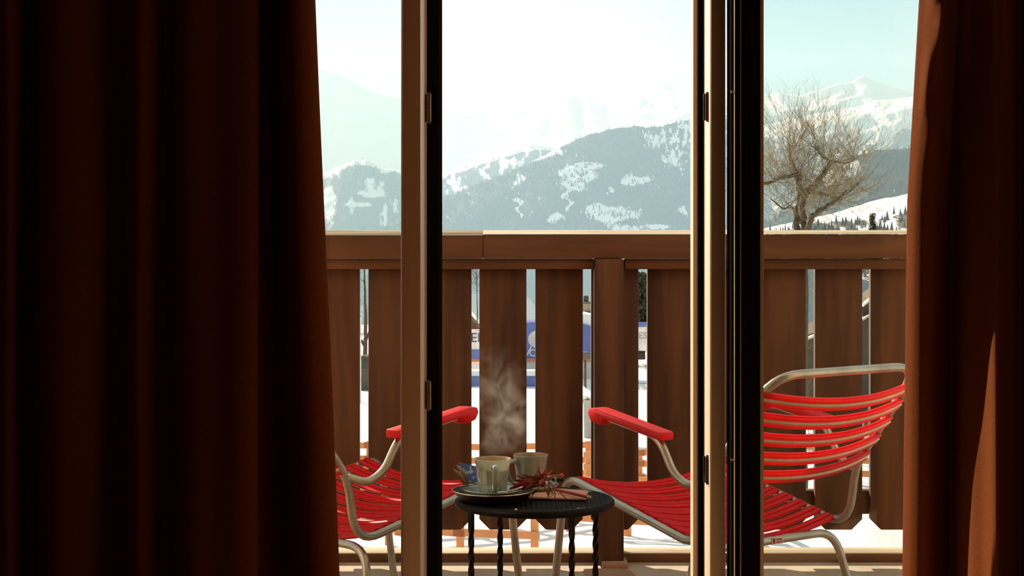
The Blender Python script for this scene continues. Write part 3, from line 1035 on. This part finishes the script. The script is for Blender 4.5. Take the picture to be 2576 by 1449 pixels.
# ------------------------------------------------------------------ buildings, banners and clutter beyond the railing
def text(body, m, size, parent, loc, rz=0.0, name='lettering'):
    cu = bpy.data.curves.new(name, 'FONT')
    cu.body = body; cu.size = size; cu.extrude = .006; cu.align_x = 'CENTER'; cu.align_y = 'CENTER'
    cu.materials.append(m)
    tmp = bpy.data.objects.new(name + '_curve', cu)
    me = bpy.data.meshes.new_from_object(tmp)
    bpy.data.objects.remove(tmp)
    o = bpy.data.objects.new(name, me); COL.objects.link(o)
    o.parent = parent; o.location = loc; o.rotation_euler = (math.radians(90), 0, rz)
    return o


YT = 56.0
def tx(px): return (px - CX) * YT / F
def tz(py): return Z(py, YT)
mar = empty('event_tent', (tx(1340), YT, GZ))
tag(mar, 'blue and white event tent with lettering behind the railing gaps', 'tent')
def lx(px): return tx(px) - tx(1340)
def lz(py): return tz(py) - GZ
b = BM(); prism(b, [(lx(1215), lz(905)), (lx(1225), lz(832)), (lx(1290), lz(812)), (lx(1440), lz(808)), (lx(1488), lz(822)), (lx(1500), lz(905))], 'y', 0, 2.0, .04); obj('canopy', b, M['blue'], mar)
b = BM(); prism(b, [(lx(1400), lz(822)), (lx(1440), lz(800)), (lx(1470), lz(789)), (lx(1520), lz(802)), (lx(1540), lz(822))], 'y', .2, 1.8, .08); obj('roof_snow', b, M['snow'], mar)['label'] = 'snow cap on the tent'
b = BM(); box(b, lx(1120), lx(1500), -.03, .0, lz(910), lz(902)); obj('orange_strip', b, M['orange_strip'], mar)
b = BM(); box(b, lx(1110), lx(1500), .02, .06, lz(955), lz(909)); obj('side_wall', b, M['white_cloth'], mar)
b = BM(); tube(b, [(lx(1350), -.02, lz(853)), (lx(1350), -.05, lz(853))], .29, 32); obj('emblem', b, M['letter_white'], mar)['label'] = 'white round emblem'
text('o', M['letter_white'], .55, mar, (lx(1341), -.03, lz(884)))
b = BM(); tube(b, [(lx(1326), -.03, lz(893)), (lx(1337), -.03, lz(870))], .025, 6); obj('stroke', b, M['letter_white'], mar)
ban = empty('banner', (tx(1180), YT - .5, GZ))
tag(ban, 'white banner with dark capital letters and blue lower band', 'banner')
b = BM(); box(b, tx(1110) - tx(1180), tx(1222) - tx(1180), 0, .04, lz(876), lz(826), .005); obj('cloth', b, M['white_cloth'], ban)
b = BM(); box(b, tx(1110) - tx(1180), tx(1222) - tx(1180), 0, .04, lz(900), lz(876), .005); obj('blue_band', b, M['blue'], ban)
b = BM(); box(b, tx(1110) - tx(1180), tx(1222) - tx(1180), -.005, .04, lz(905), lz(900), .002); obj('orange_band', b, M['orange_strip'], ban)
text('EI', M['ink'], .44, ban, (tx(1197) - tx(1180), -.02, lz(848)))
for x in (1115, 1218):
    b = BM(); tube(b, [(tx(x) - tx(1180), .07, 0), (tx(x) - tx(1180), .07, lz(824))], .03, 8); obj('pole', b, M['steel'], ban)
ban = empty('banner', (tx(1640), YT - .5, GZ))
tag(ban, 'white banner with pale letters under a blue tent edge by the spruce', 'banner')
b = BM(); box(b, tx(1585) - tx(1640), tx(1700) - tx(1640), 0, .04, lz(880), lz(820), .005); obj('cloth', b, M['white_cloth'], ban)
b = BM(); box(b, tx(1585) - tx(1640), tx(1700) - tx(1640), 0, .04, lz(820), lz(808), .005); obj('blue_band', b, M['blue'], ban)
text('EST', M['pot'], .30, ban, (tx(1621) - tx(1640), -.02, lz(842)))
for x in (1590, 1695):
    b = BM(); tube(b, [(tx(x) - tx(1640), .07, 0), (tx(x) - tx(1640), .07, lz(806))], .03, 8); obj('pole', b, M['steel'], ban)
# low blue padded barrier lying across the snow
pb0 = gpt(860, 962); pb1 = gpt(1440, 965)
bar = empty('padded_barrier', (0, pb0.y - 2, GZ))
tag(bar, 'long low blue padded barrier with snow on top, before the tent', 'barrier')
def bx(px): return (px - CX) * (pb0.y - 2) / F
b = BM(); box(b, bx(860), bx(1460), 0, .5, -.1, .42, .08); obj('pad', b, M['blue'], bar)
b = BM(); box(b, bx(858), bx(1462), -.05, .55, .38, .56, .07); obj('snow_top', b, M['snow'], bar)['label'] = 'snow lying on the barrier'

# chalet with a snowy roof
def chalet(loc, rz, w, l, hw, hr, label, base=-6, ov=.6):
    o = empty('chalet', loc, rz)
    tag(o, label, 'house', 'houses across the snow')
    b = BM(); prism(b, [(-w / 2, base), (w / 2, base), (w / 2, hw), (0, hw + hr), (-w / 2, hw)], 'y', 0, l); obj('wall', b, M['chalet_wood'], o, smooth=False)
    sl = hr / (w / 2)
    for (s, nm) in ((1, 'roof'), (-1, 'roof')):
        b = BM(); prism(b, [(0, hw + hr), (s * (w / 2 + ov), hw - sl * ov), (s * (w / 2 + ov), hw - sl * ov + .14), (0, hw + hr + .14)], 'y', -ov, l + ov); r = obj(nm, b, M['chalet_wood'], o, smooth=False)
        b = BM(); prism(b, [(0, hw + hr + .13), (s * (w / 2 + ov * .97), hw - sl * ov * .97 + .13), (s * (w / 2 + ov * .97), hw - sl * ov * .97 + .38), (0, hw + hr + .42)], 'y', -ov * .97, l + ov * .97, .05); obj('roof_snow', b, M['snow'], r)['label'] = 'thick snow on the roof'
    return o


c = at(1150, 740, 80)
chalet((c.x + .46, 80, c.z - 2.92), math.radians(-50), 4.0, 3.0, 1.2, 1.3, 'dark wooden chalet with snowy roof seen left of the tent')
c = at(1478, 763, 95)
house = empty('house', (c.x, 95, c.z))
tag(house, 'low pale flat-topped house with small chimney above the tent', 'house', 'houses across the snow')
b = BM(); box(b, -1.2, 1.0, 0, 2.5, -4, 0); obj('wall', b, M['stone_wall'], house)
b = BM(); box(b, -1.35, 1.15, -.25, 2.7, -.02, .06, .01); obj('roof', b, M['rock'], house)
b = BM(); box(b, -1.3, 1.1, -.2, -.02, -.62, -.46, .01); obj('canopy', b, M['rock'], house)
b = BM(); box(b, -.22, .08, .4, .8, .05, .42, .05); obj('chimney', b, M['rock'], house)

# grey mountain huts seen through the right-hand gaps
YS = 45.0
def hx(px): return (px - 2130) * YS / F
def hz_(py): return Z(py, YS) - GZ
hut = empty('shed', (at(2130, 800, YS).x, YS, GZ))
tag(hut, 'dark grey shed with pale roof edges behind the right boards', 'shed', 'houses across the snow')
b = BM(); prism(b, [(hx(2010), -.5), (hx(2290), -.5), (hx(2290), hz_(800)), (hx(2190), hz_(790)), (hx(2140), hz_(805)), (hx(2010), hz_(850))], 'y', 0, 2.6); obj('wall', b, M['slate'], hut, smooth=False)
for (a_, c_, nm, mm) in (((2000, 858), (2150, 800), 'roof_edge', 'white_cloth'), ((2165, 765), (2260, 690), 'roof_edge', 'white_cloth'), ((2165, 800), (2260, 735), 'roof_edge', 'steel')):
    b = BM(); prism(b, [(hx(a_[0]), hz_(a_[1] + 5)), (hx(c_[0]), hz_(c_[1] + 5)), (hx(c_[0]), hz_(c_[1])), (hx(a_[0]), hz_(a_[1]))], 'y', -.35, -.02); obj(nm, b, M[mm], hut, smooth=False)
b = BM(); prism(b, [(hx(2170), hz_(800)), (hx(2262), hz_(735)), (hx(2262), hz_(690)), (hx(2166), hz_(768))], 'y', -.05, 1.4); obj('roof', b, M['slate'], hut, smooth=False)
# wire netting panel in front of the shed
c = gpt(2140, 1180)
c = at(2140, 1170, 36.0)
net = empty('wire_fence', (c.x, 36.0, float(gz(c.x, 36.0))))
tag(net, 'grey wire netting fence behind the right chair back', 'fence')
b = BM()
for k in range(41): tube(b, [(-1.8 + .09 * k, 0, 0), (-1.8 + .09 * k, 0, 1.1)], .008, 4)
for k in range(13): tube(b, [(-1.8, 0, .02 + .09 * k), (1.8, 0, .02 + .09 * k)], .008, 4)
obj('netting', b, M['wire_mesh'], net, smooth=False)
for x in (-1.8, 0, 1.8):
    b = BM(); tube(b, [(x, 0, -.1), (x, 0, 1.2)], .03, 8); obj('post', b, M['wire_mesh'], net)

# snowy plant pot with spiky leaves, lamp post, festoon bulbs
c = gpt(1478, 1090)
pp = empty('potted_plant', (at(1479, 1000, 40).x, 40, float(gz(at(1479, 1000, 40).x, 40))))
tag(pp, 'pale spiky plant in a grey pot seen beside the post', 'plant')
hz = Z(1005, 40) - pp.location.z
b = BM(); lathe(b, [(0, 0), (.10, 0), (.12, hz - .1), (.14, hz), (0, hz)], 16); obj('pot', b, M['pot'], pp)
for k in range(22):
    a = 2 * math.pi * k / 22 + R.uniform(-.1, .1); el = R.uniform(.1, 1.2)
    ln = R.uniform(.45, .75)
    P = [Vector((0, 0, hz)) + Vector((math.cos(a) * math.cos(el), math.sin(a) * math.cos(el), math.sin(el))) * ln * u - Vector((0, 0, .18 * u * u)) for u in (0, .3, .6, .85, 1)]
    b = BM(); ribbon(b, P, .045); obj('leaf', b, M['snow'], pp)['label'] = 'snow-covered spiky leaf'
lp = empty('lamp_post', (at(1472, 900, 44).x, 44, GZ))
tag(lp, 'thin post with string lights at its top beside the tent', 'post')
b = BM(); tube(b, [(0, 0, 0), (0, 0, Z(890, 44) - GZ)], .035, 8); obj('pole', b, M['bark'], lp)
b = BM(); box(b, -.10, .10, -.10, .10, Z(905, 44) - GZ, Z(885, 44) - GZ, .03); obj('lamp_head', b, M['rock'], lp)
fs = empty('string_light', at(1620, 960, 30))
tag(fs, 'string of small round bulbs hanging in the gap right of the post', 'string light')
b = BM(); tube(b, fillet([(-.6, 0, .12), (-.05, 0, -.06), (.5, 0, .04)], .2, 6), .006, 5); obj('cable', b, M['ink'], fs)
for (x, z) in ((-.05, -.08), (.05, -.03), (-.25, .02)):
    b = BM(); bmesh.ops.create_uvsphere(b, u_segments=12, v_segments=8, radius=.028, matrix=Matrix.Translation((x, 0, z - .03))); obj('bulb', b, M['bulb'], fs)
rk = BM(); bmesh.ops.create_icosphere(rk, subdivisions=3, radius=1.0)
for v in rk.verts:
    n_ = fbm(np.array(v.co.x * 1.3 + 5), np.array(v.co.y * 1.3 + v.co.z), 3)
    v.co *= .7 + .6 * float(n_)
o = obj('boulder', rk, M['rock']); o.location = at(926, 872, 52); o.scale = (.42, .4, .42)
o.location.z = Z(872, 52)
tag(o, 'dark boulder in the snow seen in the leftmost gap', 'rock')
o.location.z = float(gz(o.location.x, 52)) + .2
o.scale = (.6, .5, .85)
pl = empty('marker_pole', (at(906, 900, 48).x, 48, GZ)); tag(pl, 'thin pale pole with round top in the leftmost gap', 'pole')
b = BM(); tube(b, [(0, 0, 0), (0, 0, Z(798, 48) - GZ)], .03, 8); obj('pole', b, M['white_cloth'], pl)
b = BM(); bmesh.ops.create_uvsphere(b, u_segments=14, v_segments=10, radius=.10, matrix=Matrix.Translation((0.02, 0, Z(846, 48) - GZ))); obj('ball', b, M['snow'], pl)


# ------------------------------------------------------------------ trees
def spruce(px, py_top, py_base, Y, w, label, m=None):
    base = at(px, py_base, Y)
    h = Z(py_top, Y) - base.z
    o = empty('spruce', base)
    tag(o, label, 'tree')
    b = BM(); tube(b, [(0, 0, -.5), (0, 0, h * .98)], [.16, .03], 8); obj('trunk', b, M['bark'], o)
    b = BM()
    rr = random.Random(int(px))
    n = 46
    for k in range(n):
        u = k / (n - 1)
        z = h * (.04 + .94 * u)
        rad = w * (1 - u) ** .8 + .08
        for q in range(15):
            a = rr.uniform(0, 2 * math.pi); l = rad * rr.uniform(.6, 1.15)
            tip = Vector((math.cos(a) * l, math.sin(a) * l, z - l * .35))
            for g in range(5):
                s = (g + .6) / 5
                c = Vector((0, 0, z)).lerp(tip, s)
                c = c + Vector((rr.uniform(-.07, .07), rr.uniform(-.07, .07), rr.uniform(-.07, .07)))
                ww = .035 + .06 * (1 - s) * w
                d1 = Vector((-math.sin(a), math.cos(a), 0)) * ww
                d2 = Vector((math.cos(a) * .16, math.sin(a) * .16, -.07)) * w
                vs = [b.verts.new(c - d1 + d2), b.verts.new(c + d2 * .2), b.verts.new(c + d1 + d2), b.verts.new(c + d2 * 1.5 - Vector((0, 0, .06)))]
                b.faces.new(vs)
    obj('foliage', b, m or M['needle'], o, smooth=False)['kind'] = 'stuff'
    return o


spruce(1613, 682, 870, 62, 1.05, 'dark spruce tree standing behind the pale-lettered banner')
spruce(2195, 532, 700, 240, 1.7, 'small distant spruce beside the bare tree above the railing')


def bare_tree(name, base, limbs, twig_n, twig_len, label, seed, m_twig, spread=1.0, sub=True, twig_r=.0048):
    """limbs: list of (points, r0, r1) in local coordinates."""
    o = empty(name, base)
    tag(o, label, 'tree')
    rr = random.Random(seed)
    starts = []
    for i, (P, r0, r1) in enumerate(limbs):
        P = [Vector(p) for p in P]
        # jitter and resample
        Q = catmull([tuple(p) for p in P], 6)
        Q = [Vector(q) + Vector((rr.uniform(-1, 1), rr.uniform(-1, 1), rr.uniform(-1, 1))) * r1 * .5 for q in Q]
        rad = [r0 + (r1 - r0) * k / (len(Q) - 1) for k in range(len(Q))]
        b = BM(); tube(b, Q, rad, 7)
        obj('trunk' if i == 0 else 'limb', b, M['bark'], o)
        for k in range((len(Q) * 3) // 4 if i < 2 else len(Q) // 5, len(Q)):
            starts.append((Q[k], (Q[k] - Q[k - 1]).normalized() if k else Vector((0, 0, 1)), 1.0))
    b = BM()
    def grow(p, d, l, r, depth):
        n = 5
        P = [p]
        dd = d.copy()
        for k in range(n):
            dd = (dd + Vector((rr.uniform(-1, 1), rr.uniform(-1, 1), rr.uniform(-.5, 1.0))) * .22).normalized()
            P.append(P[-1] + dd * l / n)
        tube(b, P, [r * (1 - .75 * k / n) for k in range(n + 1)], 3, cap=False)
        if depth > 0:
            for _ in range(rr.choice((2, 3, 4))):
                k = rr.randint(1, n - 1)
                nd = (dd + Vector((rr.uniform(-1, 1), rr.uniform(-1, 1), rr.uniform(-.3, .9))) * .9).normalized()
                grow(P[k], nd, l * rr.uniform(.4, .7), r * .6, depth - 1)
    for _ in range(twig_n):
        p, d, wgt = rr.choice(starts)
        nd = (d * .3 + Vector((rr.uniform(-1, 1) * spread, rr.uniform(-1, 1) * spread, rr.uniform(-.6, 1.2)))).normalized()
        grow(p, nd, twig_len * rr.uniform(.5, 1.25), twig_r, 2 if sub else 1)
    t = obj('twigs', b, m_twig, o, smooth=False); t['kind'] = 'stuff'; t['label'] = 'dense straw-coloured bare twigs'
    return o


YB = 27.0
tb = at(2020, 700, YB); tb.z = float(gz(tb.x, YB)) - .1
def L(px, py, dy=0.0):
    return at(px, py, YB + dy) - tb
trunkb = Vector((0, 0, 0))
limbs = [
    ([(0, 0, 0), L(2024, 640), L(2020, 560), L(2022, 500), L(2030, 478)], .085, .07),
    ([L(2010, 640), L(2004, 560, .1), L(2014, 488, .1), L(2008, 464), L(2008, 436)], .08, .06),
    ([L(2010, 466), L(2006, 442), L(1960, 450, -.2), L(1925, 460, -.4), L(1880, 458, -.5)], .06, .025),
    ([L(2026, 484), L(2050, 465, .2), L(2075, 432, .3), L(2092, 405, .4)], .08, .045),
    ([L(2024, 620), L(2040, 552, -.2), L(2075, 522, -.3), L(2110, 500, -.4), L(2160, 458, -.6)], .075, .03),
    ([L(2030, 482), L(2070, 488, .5), L(2110, 497, .8), L(2150, 470, 1.0)], .05, .02),
    ([L(2008, 440), L(1990, 400, .4), L(1985, 360, .6)], .04, .015),
    ([L(2092, 405), L(2070, 395, .3), L(2050, 370, .2)], .025, .012),
    ([L(2092, 405), L(2130, 410, .5), L(2150, 400, .6)], .025, .012),
    ([L(2016, 560), L(1990, 520, .4), L(1970, 525, .5), L(1940, 500, .7)], .035, .012),
]
bare_tree('bare_tree', tb, [(P, a * .75, c_ * .75) for P, a, c_ in limbs], 400, .95, 'large pollarded bare tree with straw twigs behind the glazed leaf', 5, M['twig'], 1.0)
yb = 58.0
tb2 = at(916, 860, yb); tb2.z = float(gz(tb2.x, yb)) - .2
H2 = Z(672, yb) - tb2.z
bare_tree('bare_tree', tb2, [([(0, 0, 0), (.05, 0, H2 * .5), (.0, 0, H2)], .10, .02), ([(0, 0, H2 * .3), (.4, .1, H2 * .6), (.5, .1, H2 * .85)], .05, .015), ([(0, 0, H2 * .3), (-.5, .1, H2 * .6), (-.6, .1, H2 * .9)], .05, .015)], 70, .9, 'grey bare tree in the leftmost gap of the railing', 9, M['bark'])
tb3 = at(1198, 860, 72); tb3.z = float(gz(tb3.x, 72)) - .2
H3 = Z(690, 72) - tb3.z
bare_tree('bare_tree', tb3, [([(0, 0, 0), (.05, 0, H3 * .5), (.0, 0, H3)], .04, .01)], 45, .9, 'thin bare tree top above the chalet roof', 11, M['bark'], .7)
tb4 = at(2110, 800, 33); tb4.z = float(gz(tb4.x, 33)) - .2
H4 = Z(640, 33) - tb4.z
bare_tree('bare_shrub', tb4, [([(0, 0, 0), (.1, 0, H4 * .5), (-.2, 0, H4 * .9)], .05, .02), ([(.2, 0, 0), (.8, 0, H4 * .5), (1.1, 0, H4 * .8)], .05, .02), ([(-.2, 0, 0), (-.8, .2, H4 * .6), (-.9, .2, H4 * .85)], .04, .02)], 60, .8, 'tangled brown shrub behind the boards right of the bare tree', 13, M['twig'], 1.2)


# ------------------------------------------------------------------ mountains
def interp(pts, x):
    xs_, ys_ = zip(*pts)
    return np.interp(x, xs_, ys_)


def smooth(a, b_, x):
    t_ = np.clip((x - a) / (b_ - a), 0, 1)
    return t_ * t_ * (3 - 2 * t_)


def mountain(name, ridge, Yr, Yf, py_foot, m, cover, x0, x1, nu=300, nv=120, rough=.05, seed=0, trees=0, tree_h=11.0, tree_mat=None, fall=1.0, spur=(9, 2.2), tree_label=None, jag=3.0):
    px = np.linspace(x0, x1, nu)
    X = (px - CX) * Yr / F
    pr = interp(ridge, px) - jag * (fbm(px * .035 + seed, px * 0 + seed, 5) - .5) * 2
    zr = CAMH - (pr - HY) * Yr / F
    zf = CAMH - (py_foot - HY) * Yf / F
    rows = [-3, -2, -1] + list(range(nv + 1))
    P = np.zeros((len(rows), nu, 3)); C = np.zeros((len(rows), nu))
    span = zr.mean() - zf
    for j, r in enumerate(rows):
        v = r / nv if r >= 0 else r * .08
        Y = Yr + v * (Yf - Yr)
        if r >= 0:
            base = zf + (zr - zf) * (1 - v) ** fall
            nz = (fbm(X / (Yr / spur[0]) + seed * 3.1 + v * 1.3, np.full(nu, v * spur[1] + seed), 6, True) - .55)
            z = base + nz * span * rough * 4 * np.minimum(v * 6, 1) * (1 - .3 * v)
        else:
            z = zr + (zr - zf) * v * 1.2
        P[j, :, 0] = X; P[j, :, 1] = Y; P[j, :, 2] = z
        ppx = CX + X * F / Y; ppy = HY + (CAMH - z) * F / Y
        C[j] = cover(ppx, ppy, v, seed)
    me = bpy.data.meshes.new(name)
    nr = len(rows)
    idx = np.arange(nr * nu).reshape(nr, nu)
    faces = np.stack([idx[:-1, :-1], idx[1:, :-1], idx[1:, 1:], idx[:-1, 1:]], -1).reshape(-1, 4)
    me.from_pydata(P.reshape(-1, 3).tolist(), [], faces.tolist())
    at_ = me.attributes.new('cover', 'FLOAT', 'POINT')
    at_.data.foreach_set('value', np.clip(C, 0, 1).reshape(-1).astype(np.float32))
    me.shade_smooth()
    me.materials.append(m)
    o = bpy.data.objects.new(name, me); COL.objects.link(o)
    o['kind'] = 'structure'
    if trees:
        rg = np.random.RandomState(seed + 50)
        vv, ff = [], []
        cnt = 0
        tries = 0
        while cnt < trees and tries < trees * 12:
            tries += 1
            j = rg.randint(3, nr - 1); i = rg.randint(0, nu - 1)
            if rg.rand() > C[j, i] ** 1.5: continue
            a, c_ = rg.rand(), rg.rand()
            p = P[j, i] * (1 - a) * (1 - c_) + P[j, i + 1] * a * (1 - c_) + P[j + 1, i] * (1 - a) * c_ + P[j + 1, i + 1] * a * c_
            hh = tree_h * rg.uniform(.6, 1.25); rr_ = hh * rg.uniform(.16, .26)
            n0 = len(vv)
            ph = rg.rand() * 6
            vv.append((p[0], p[1], p[2] + hh))
            for q in range(4):
                vv.append((p[0] + rr_ * math.cos(ph + q * 1.571), p[1] + rr_ * math.sin(ph + q * 1.571), p[2] - hh * .1))
            for q in range(4): ff.append((n0, n0 + 1 + q, n0 + 1 + (q + 1) % 4))
            cnt += 1
        me2 = bpy.data.meshes.new('conifer_forest')
        me2.from_pydata(vv, [], ff); me2.materials.append(tree_mat)
        fo = bpy.data.objects.new('conifer_forest', me2); COL.objects.link(fo)
        tag(fo, tree_label, 'forest', None, 'stuff')
    return o


def blob(px, py, cx, cy_, rx_, ry_):
    return np.exp(-(((px - cx) / rx_) ** 2 + ((py - cy_) / ry_) ** 2))


def n2(px, py, s, seed, sx=1.0):
    return fbm(px / s * sx + seed * 7.7, py / s + seed * 3.3, 5)


def cov_far(px, py, v, seed):           # snow with a few rocks
    return np.where(n2(px, py, 40, seed) > .66, .42, .10) + 0 * px


def cov_left_far(px, py, v, seed):
    line = interp([(700, 395), (800, 372), (870, 395), (950, 395), (1010, 375), (1110, 440), (1300, 380)], px)
    return .08 + .45 * smooth(line - 20, line + 40, py) * smooth(.45, .65, n2(px, py, 26, seed))


def cov_left_forest(px, py, v, seed):
    f = .85 + 0 * px
    f = f - 1.0 * blob(px, py, 938, 488, 26, 9) - .9 * blob(px, py, 905, 515, 30, 6) - 1.0 * blob(px, py, 826, 510, 15, 50) - .6 * blob(px, py, 930, 460, 14, 20) - .5 * blob(px, py, 970, 545, 5, 40)
    f = f - 1.3 * np.clip(n2(px, py, 30, seed, 1.6) - .52, 0, 1)
    edge = interp([(760, 470), (820, 440), (870, 412), (920, 404), (960, 425), (1010, 432)], px)
    return np.clip(f, 0, 1) * smooth(edge - 8, edge + 14, py + 30 * (n2(px, py, 22, seed + 3) - .5))


def cov_main(px, py, v, seed):
    f = .92 + 0 * px
    for (cx, cy_, a, b_, k) in ((1455, 440, 38, 20, 1.4), (1478, 415, 26, 8, .9), (1450, 468, 20, 14, .9), (1600, 455, 34, 12, 1.0), (1540, 540, 52, 17, 1.3), (1500, 525, 16, 14, .8), (1392, 548, 16, 13, 1.0),
                               (1306, 520, 5, 40, .6), (1302, 505, 14, 6, .7), (1532, 478, 12, 16, .6), (1570, 575, 30, 10, .8), (1650, 570, 40, 10, .7), (1425, 490, 12, 24, .6), (1345, 395, 40, 14, .9), (1385, 375, 26, 14, .9), (1305, 450, 14, 18, .6),
                               (1720, 530, 12, 14, .6), (1432, 520, 6, 16, .6), (1200, 620, 30, 8, .6), (1690, 400, 30, 26, .45), (1650, 350, 40, 20, .5)):
        f = f - k * blob(px, py, cx + 6 * np.sin(py * .2), cy_, a, b_) * (.5 + n2(px, py, 14, seed + 2, 2.0))
    top = smooth(1560, 1760, px) * smooth(440, 330, py)
    f = f - .8 * top * smooth(.42, .62, n2(px, py, 11, seed + 5, 2.6))
    f = f - .3 * smooth(.6, .75, n2(px, py, 12, seed, 2.4))
    return f


def cov_mid(px, py, v, seed):
    edge = interp([(1050, 460), (1110, 440), (1200, 412), (1300, 380), (1345, 372)], px)
    f = .85 * (n2(px, py, 24, seed, 1.5) > .42)
    return f * smooth(edge - 2, edge + 12, py)


def cov_right_snow(px, py, v, seed):
    line = interp([(1880, 320), (1960, 330), (2050, 330), (2150, 330), (2230, 345), (2300, 300)], px)
    return .12 + .85 * smooth(line, line + 45, py + 60 * (n2(px, py, 50, seed) - .5)) * (n2(px, py, 34, seed + 2, 1.3) > .40)


def cov_right_hill(px, py, v, seed):
    f = .95 + 0 * px
    f = f - 1.1 * blob(px, py, 2120, 425, 45, 26) - .9 * blob(px, py, 2075, 455, 26, 20) - .8 * blob(px, py, 2260, 365, 20, 12)
    return f - .3 * (n2(px, py, 14, seed, 2.0) > .68)


def cov_right_near(px, py, v, seed):
    line = interp([(1850, 585), (1960, 572), (2050, 560), (2180, 545), (2300, 530)], px)
    return .9 * smooth(line - 6, line + 14, py + 26 * (n2(px, py, 30, seed) - .5)) * (n2(px, py, 20, seed + 1, 1.5) > .42)


T_snow = terrain_mat('high_snow', (0.20, 0.19, 0.18))
T_wood = terrain_mat('forest_and_snow', (0.045, 0.05, 0.04), rock=(0.10, 0.075, 0.05))
T_right = terrain_mat('right_forest_and_snow', (0.06, 0.055, 0.04), rock=(0.13, 0.10, 0.065))
M['conifer'] = mat('distant_conifers', (0.05, 0.055, 0.042), 0.9, col2=(0.09, 0.07, 0.045), scale=.02)

mountain('mountain_slope', [(500, 120), (700, 150), (800, 174), (855, 186), (905, 216), (940, 231), (1005, 246), (1110, 272), (1145, 285), (1200, 288), (1230, 294), (1300, 278), (1345, 286), (1420, 310), (1550, 340)], 9000, 7500, 640, T_snow, cov_left_far, 560, 1500, 320, 110, .03, 1)
mountain('mountain_slope', [(1180, 420), (1260, 340), (1310, 300), (1340, 282), (1385, 262), (1430, 236), (1445, 248), (1480, 240), (1515, 262), (1560, 240), (1590, 226), (1625, 228), (1660, 197), (1705, 206), (1730, 204), (1760, 190), (1850, 205), (1920, 240), (1960, 300)], 8000, 6000, 560, T_snow, cov_far, 1180, 1900, 300, 110, .06, 2, spur=(16, 2.0))
mountain('mountain_slope', [(980, 470), (1110, 437), (1200, 408), (1290, 376), (1330, 364), (1400, 372), (1480, 400)], 6600, 6000, 640, T_wood, cov_mid, 1000, 1480, 240, 90, .03, 3, trees=1600, tree_h=11, tree_mat=M['conifer'], tree_label='thin conifer wood on the snowy rib left of the main hill')
mountain('mountain_slope', [(700, 480), (800, 445), (840, 425), (870, 410), (920, 402), (960, 424), (1010, 430), (1080, 470)], 6000, 5000, 860, T_wood, cov_left_forest, 700, 1090, 240, 110, .03, 4, trees=3200, tree_h=11, tree_mat=M['conifer'], tree_label='grey conifer forest on the hill seen in the left pane', jag=6)
mountain('mountain_slope', [(940, 590), (1010, 545), (1110, 500), (1200, 462), (1280, 432), (1340, 405), (1400, 376), (1440, 356), (1480, 340), (1530, 325), (1600, 318), (1660, 318), (1744, 300), (1830, 290), (1920, 330)], 5000, 4230, 860, T_wood, cov_main, 960, 1860, 420, 190, .03, 5, trees=11000, tree_h=11, tree_mat=M['conifer'], tree_label='dark conifer forest covering the broad hill behind the railing', jag=4)
mountain('mountain_slope', [(1700, 260), (1800, 245), (1922, 238), (1940, 238), (1958, 231), (1975, 236), (2010, 241), (2060, 226), (2105, 212), (2140, 205), (2158, 194), (2172, 191), (2200, 206), (2240, 218), (2270, 224), (2297, 238), (2350, 262), (2450, 300)], 8600, 7350, 560, T_snow, cov_far, 1800, 2420, 320, 120, .13, 6, spur=(9, 1.6), jag=2)
mountain('mountain_slope', [(1780, 330), (1920, 315), (2010, 298), (2050, 286), (2100, 278), (2150, 270), (2200, 252), (2250, 248), (2300, 240), (2420, 230)], 6400, 5300, 600, T_right, cov_right_snow, 1820, 2440, 300, 120, .07, 7, trees=3000, tree_h=11, tree_mat=M['conifer'], tree_label='brown-grey wood below the sunlit snow on the right', spur=(16, 2.0))
mountain('mountain_slope', [(1820, 600), (1920, 560), (2020, 510), (2090, 450), (2130, 412), (2160, 392), (2200, 378), (2290, 372), (2420, 360)], 3000, 2500, 860, T_right, cov_right_hill, 1840, 2440, 260, 120, .03, 8, trees=3600, tree_h=10, tree_mat=M['conifer'], tree_label='shaded grey forest hill behind the right side of the bare tree')
mountain('mountain_slope', [(1780, 600), (1925, 575), (2050, 548), (2120, 528), (2180, 510), (2230, 498), (2290, 486), (2420, 470)], 1400, 500, 860, T_right, cov_right_near, 1800, 2440, 240, 90, .02, 9, trees=1500, tree_h=6, tree_mat=M['conifer'], tree_label='scattered conifers on the near snow meadow at right')

# haze in the valley
b = BM(); box(b, -7000, 7000, 270, 9800, -900, 1000)
m = bpy.data.materials.new('valley_haze'); m.use_nodes = True
t = m.node_tree; t.nodes.clear()
out = t.nodes.new('ShaderNodeOutputMaterial')
vs = t.nodes.new('ShaderNodeVolumeScatter')
vs.inputs['Color'].default_value = (0.155, 0.245, 0.315, 1)
vs.inputs['Density'].default_value = 3.9e-4
vs.inputs['Anisotropy'].default_value = 0.25
t.links.new(vs.outputs[0], out.inputs['Volume'])
m.cycles.homogeneous_volume = True if hasattr(m, 'cycles') and hasattr(m.cycles, 'homogeneous_volume') else None
o = obj('valley_haze', b, m, smooth=False)
tag(o, 'bright winter haze filling the valley in front of the mountains', 'haze', None, 'stuff')
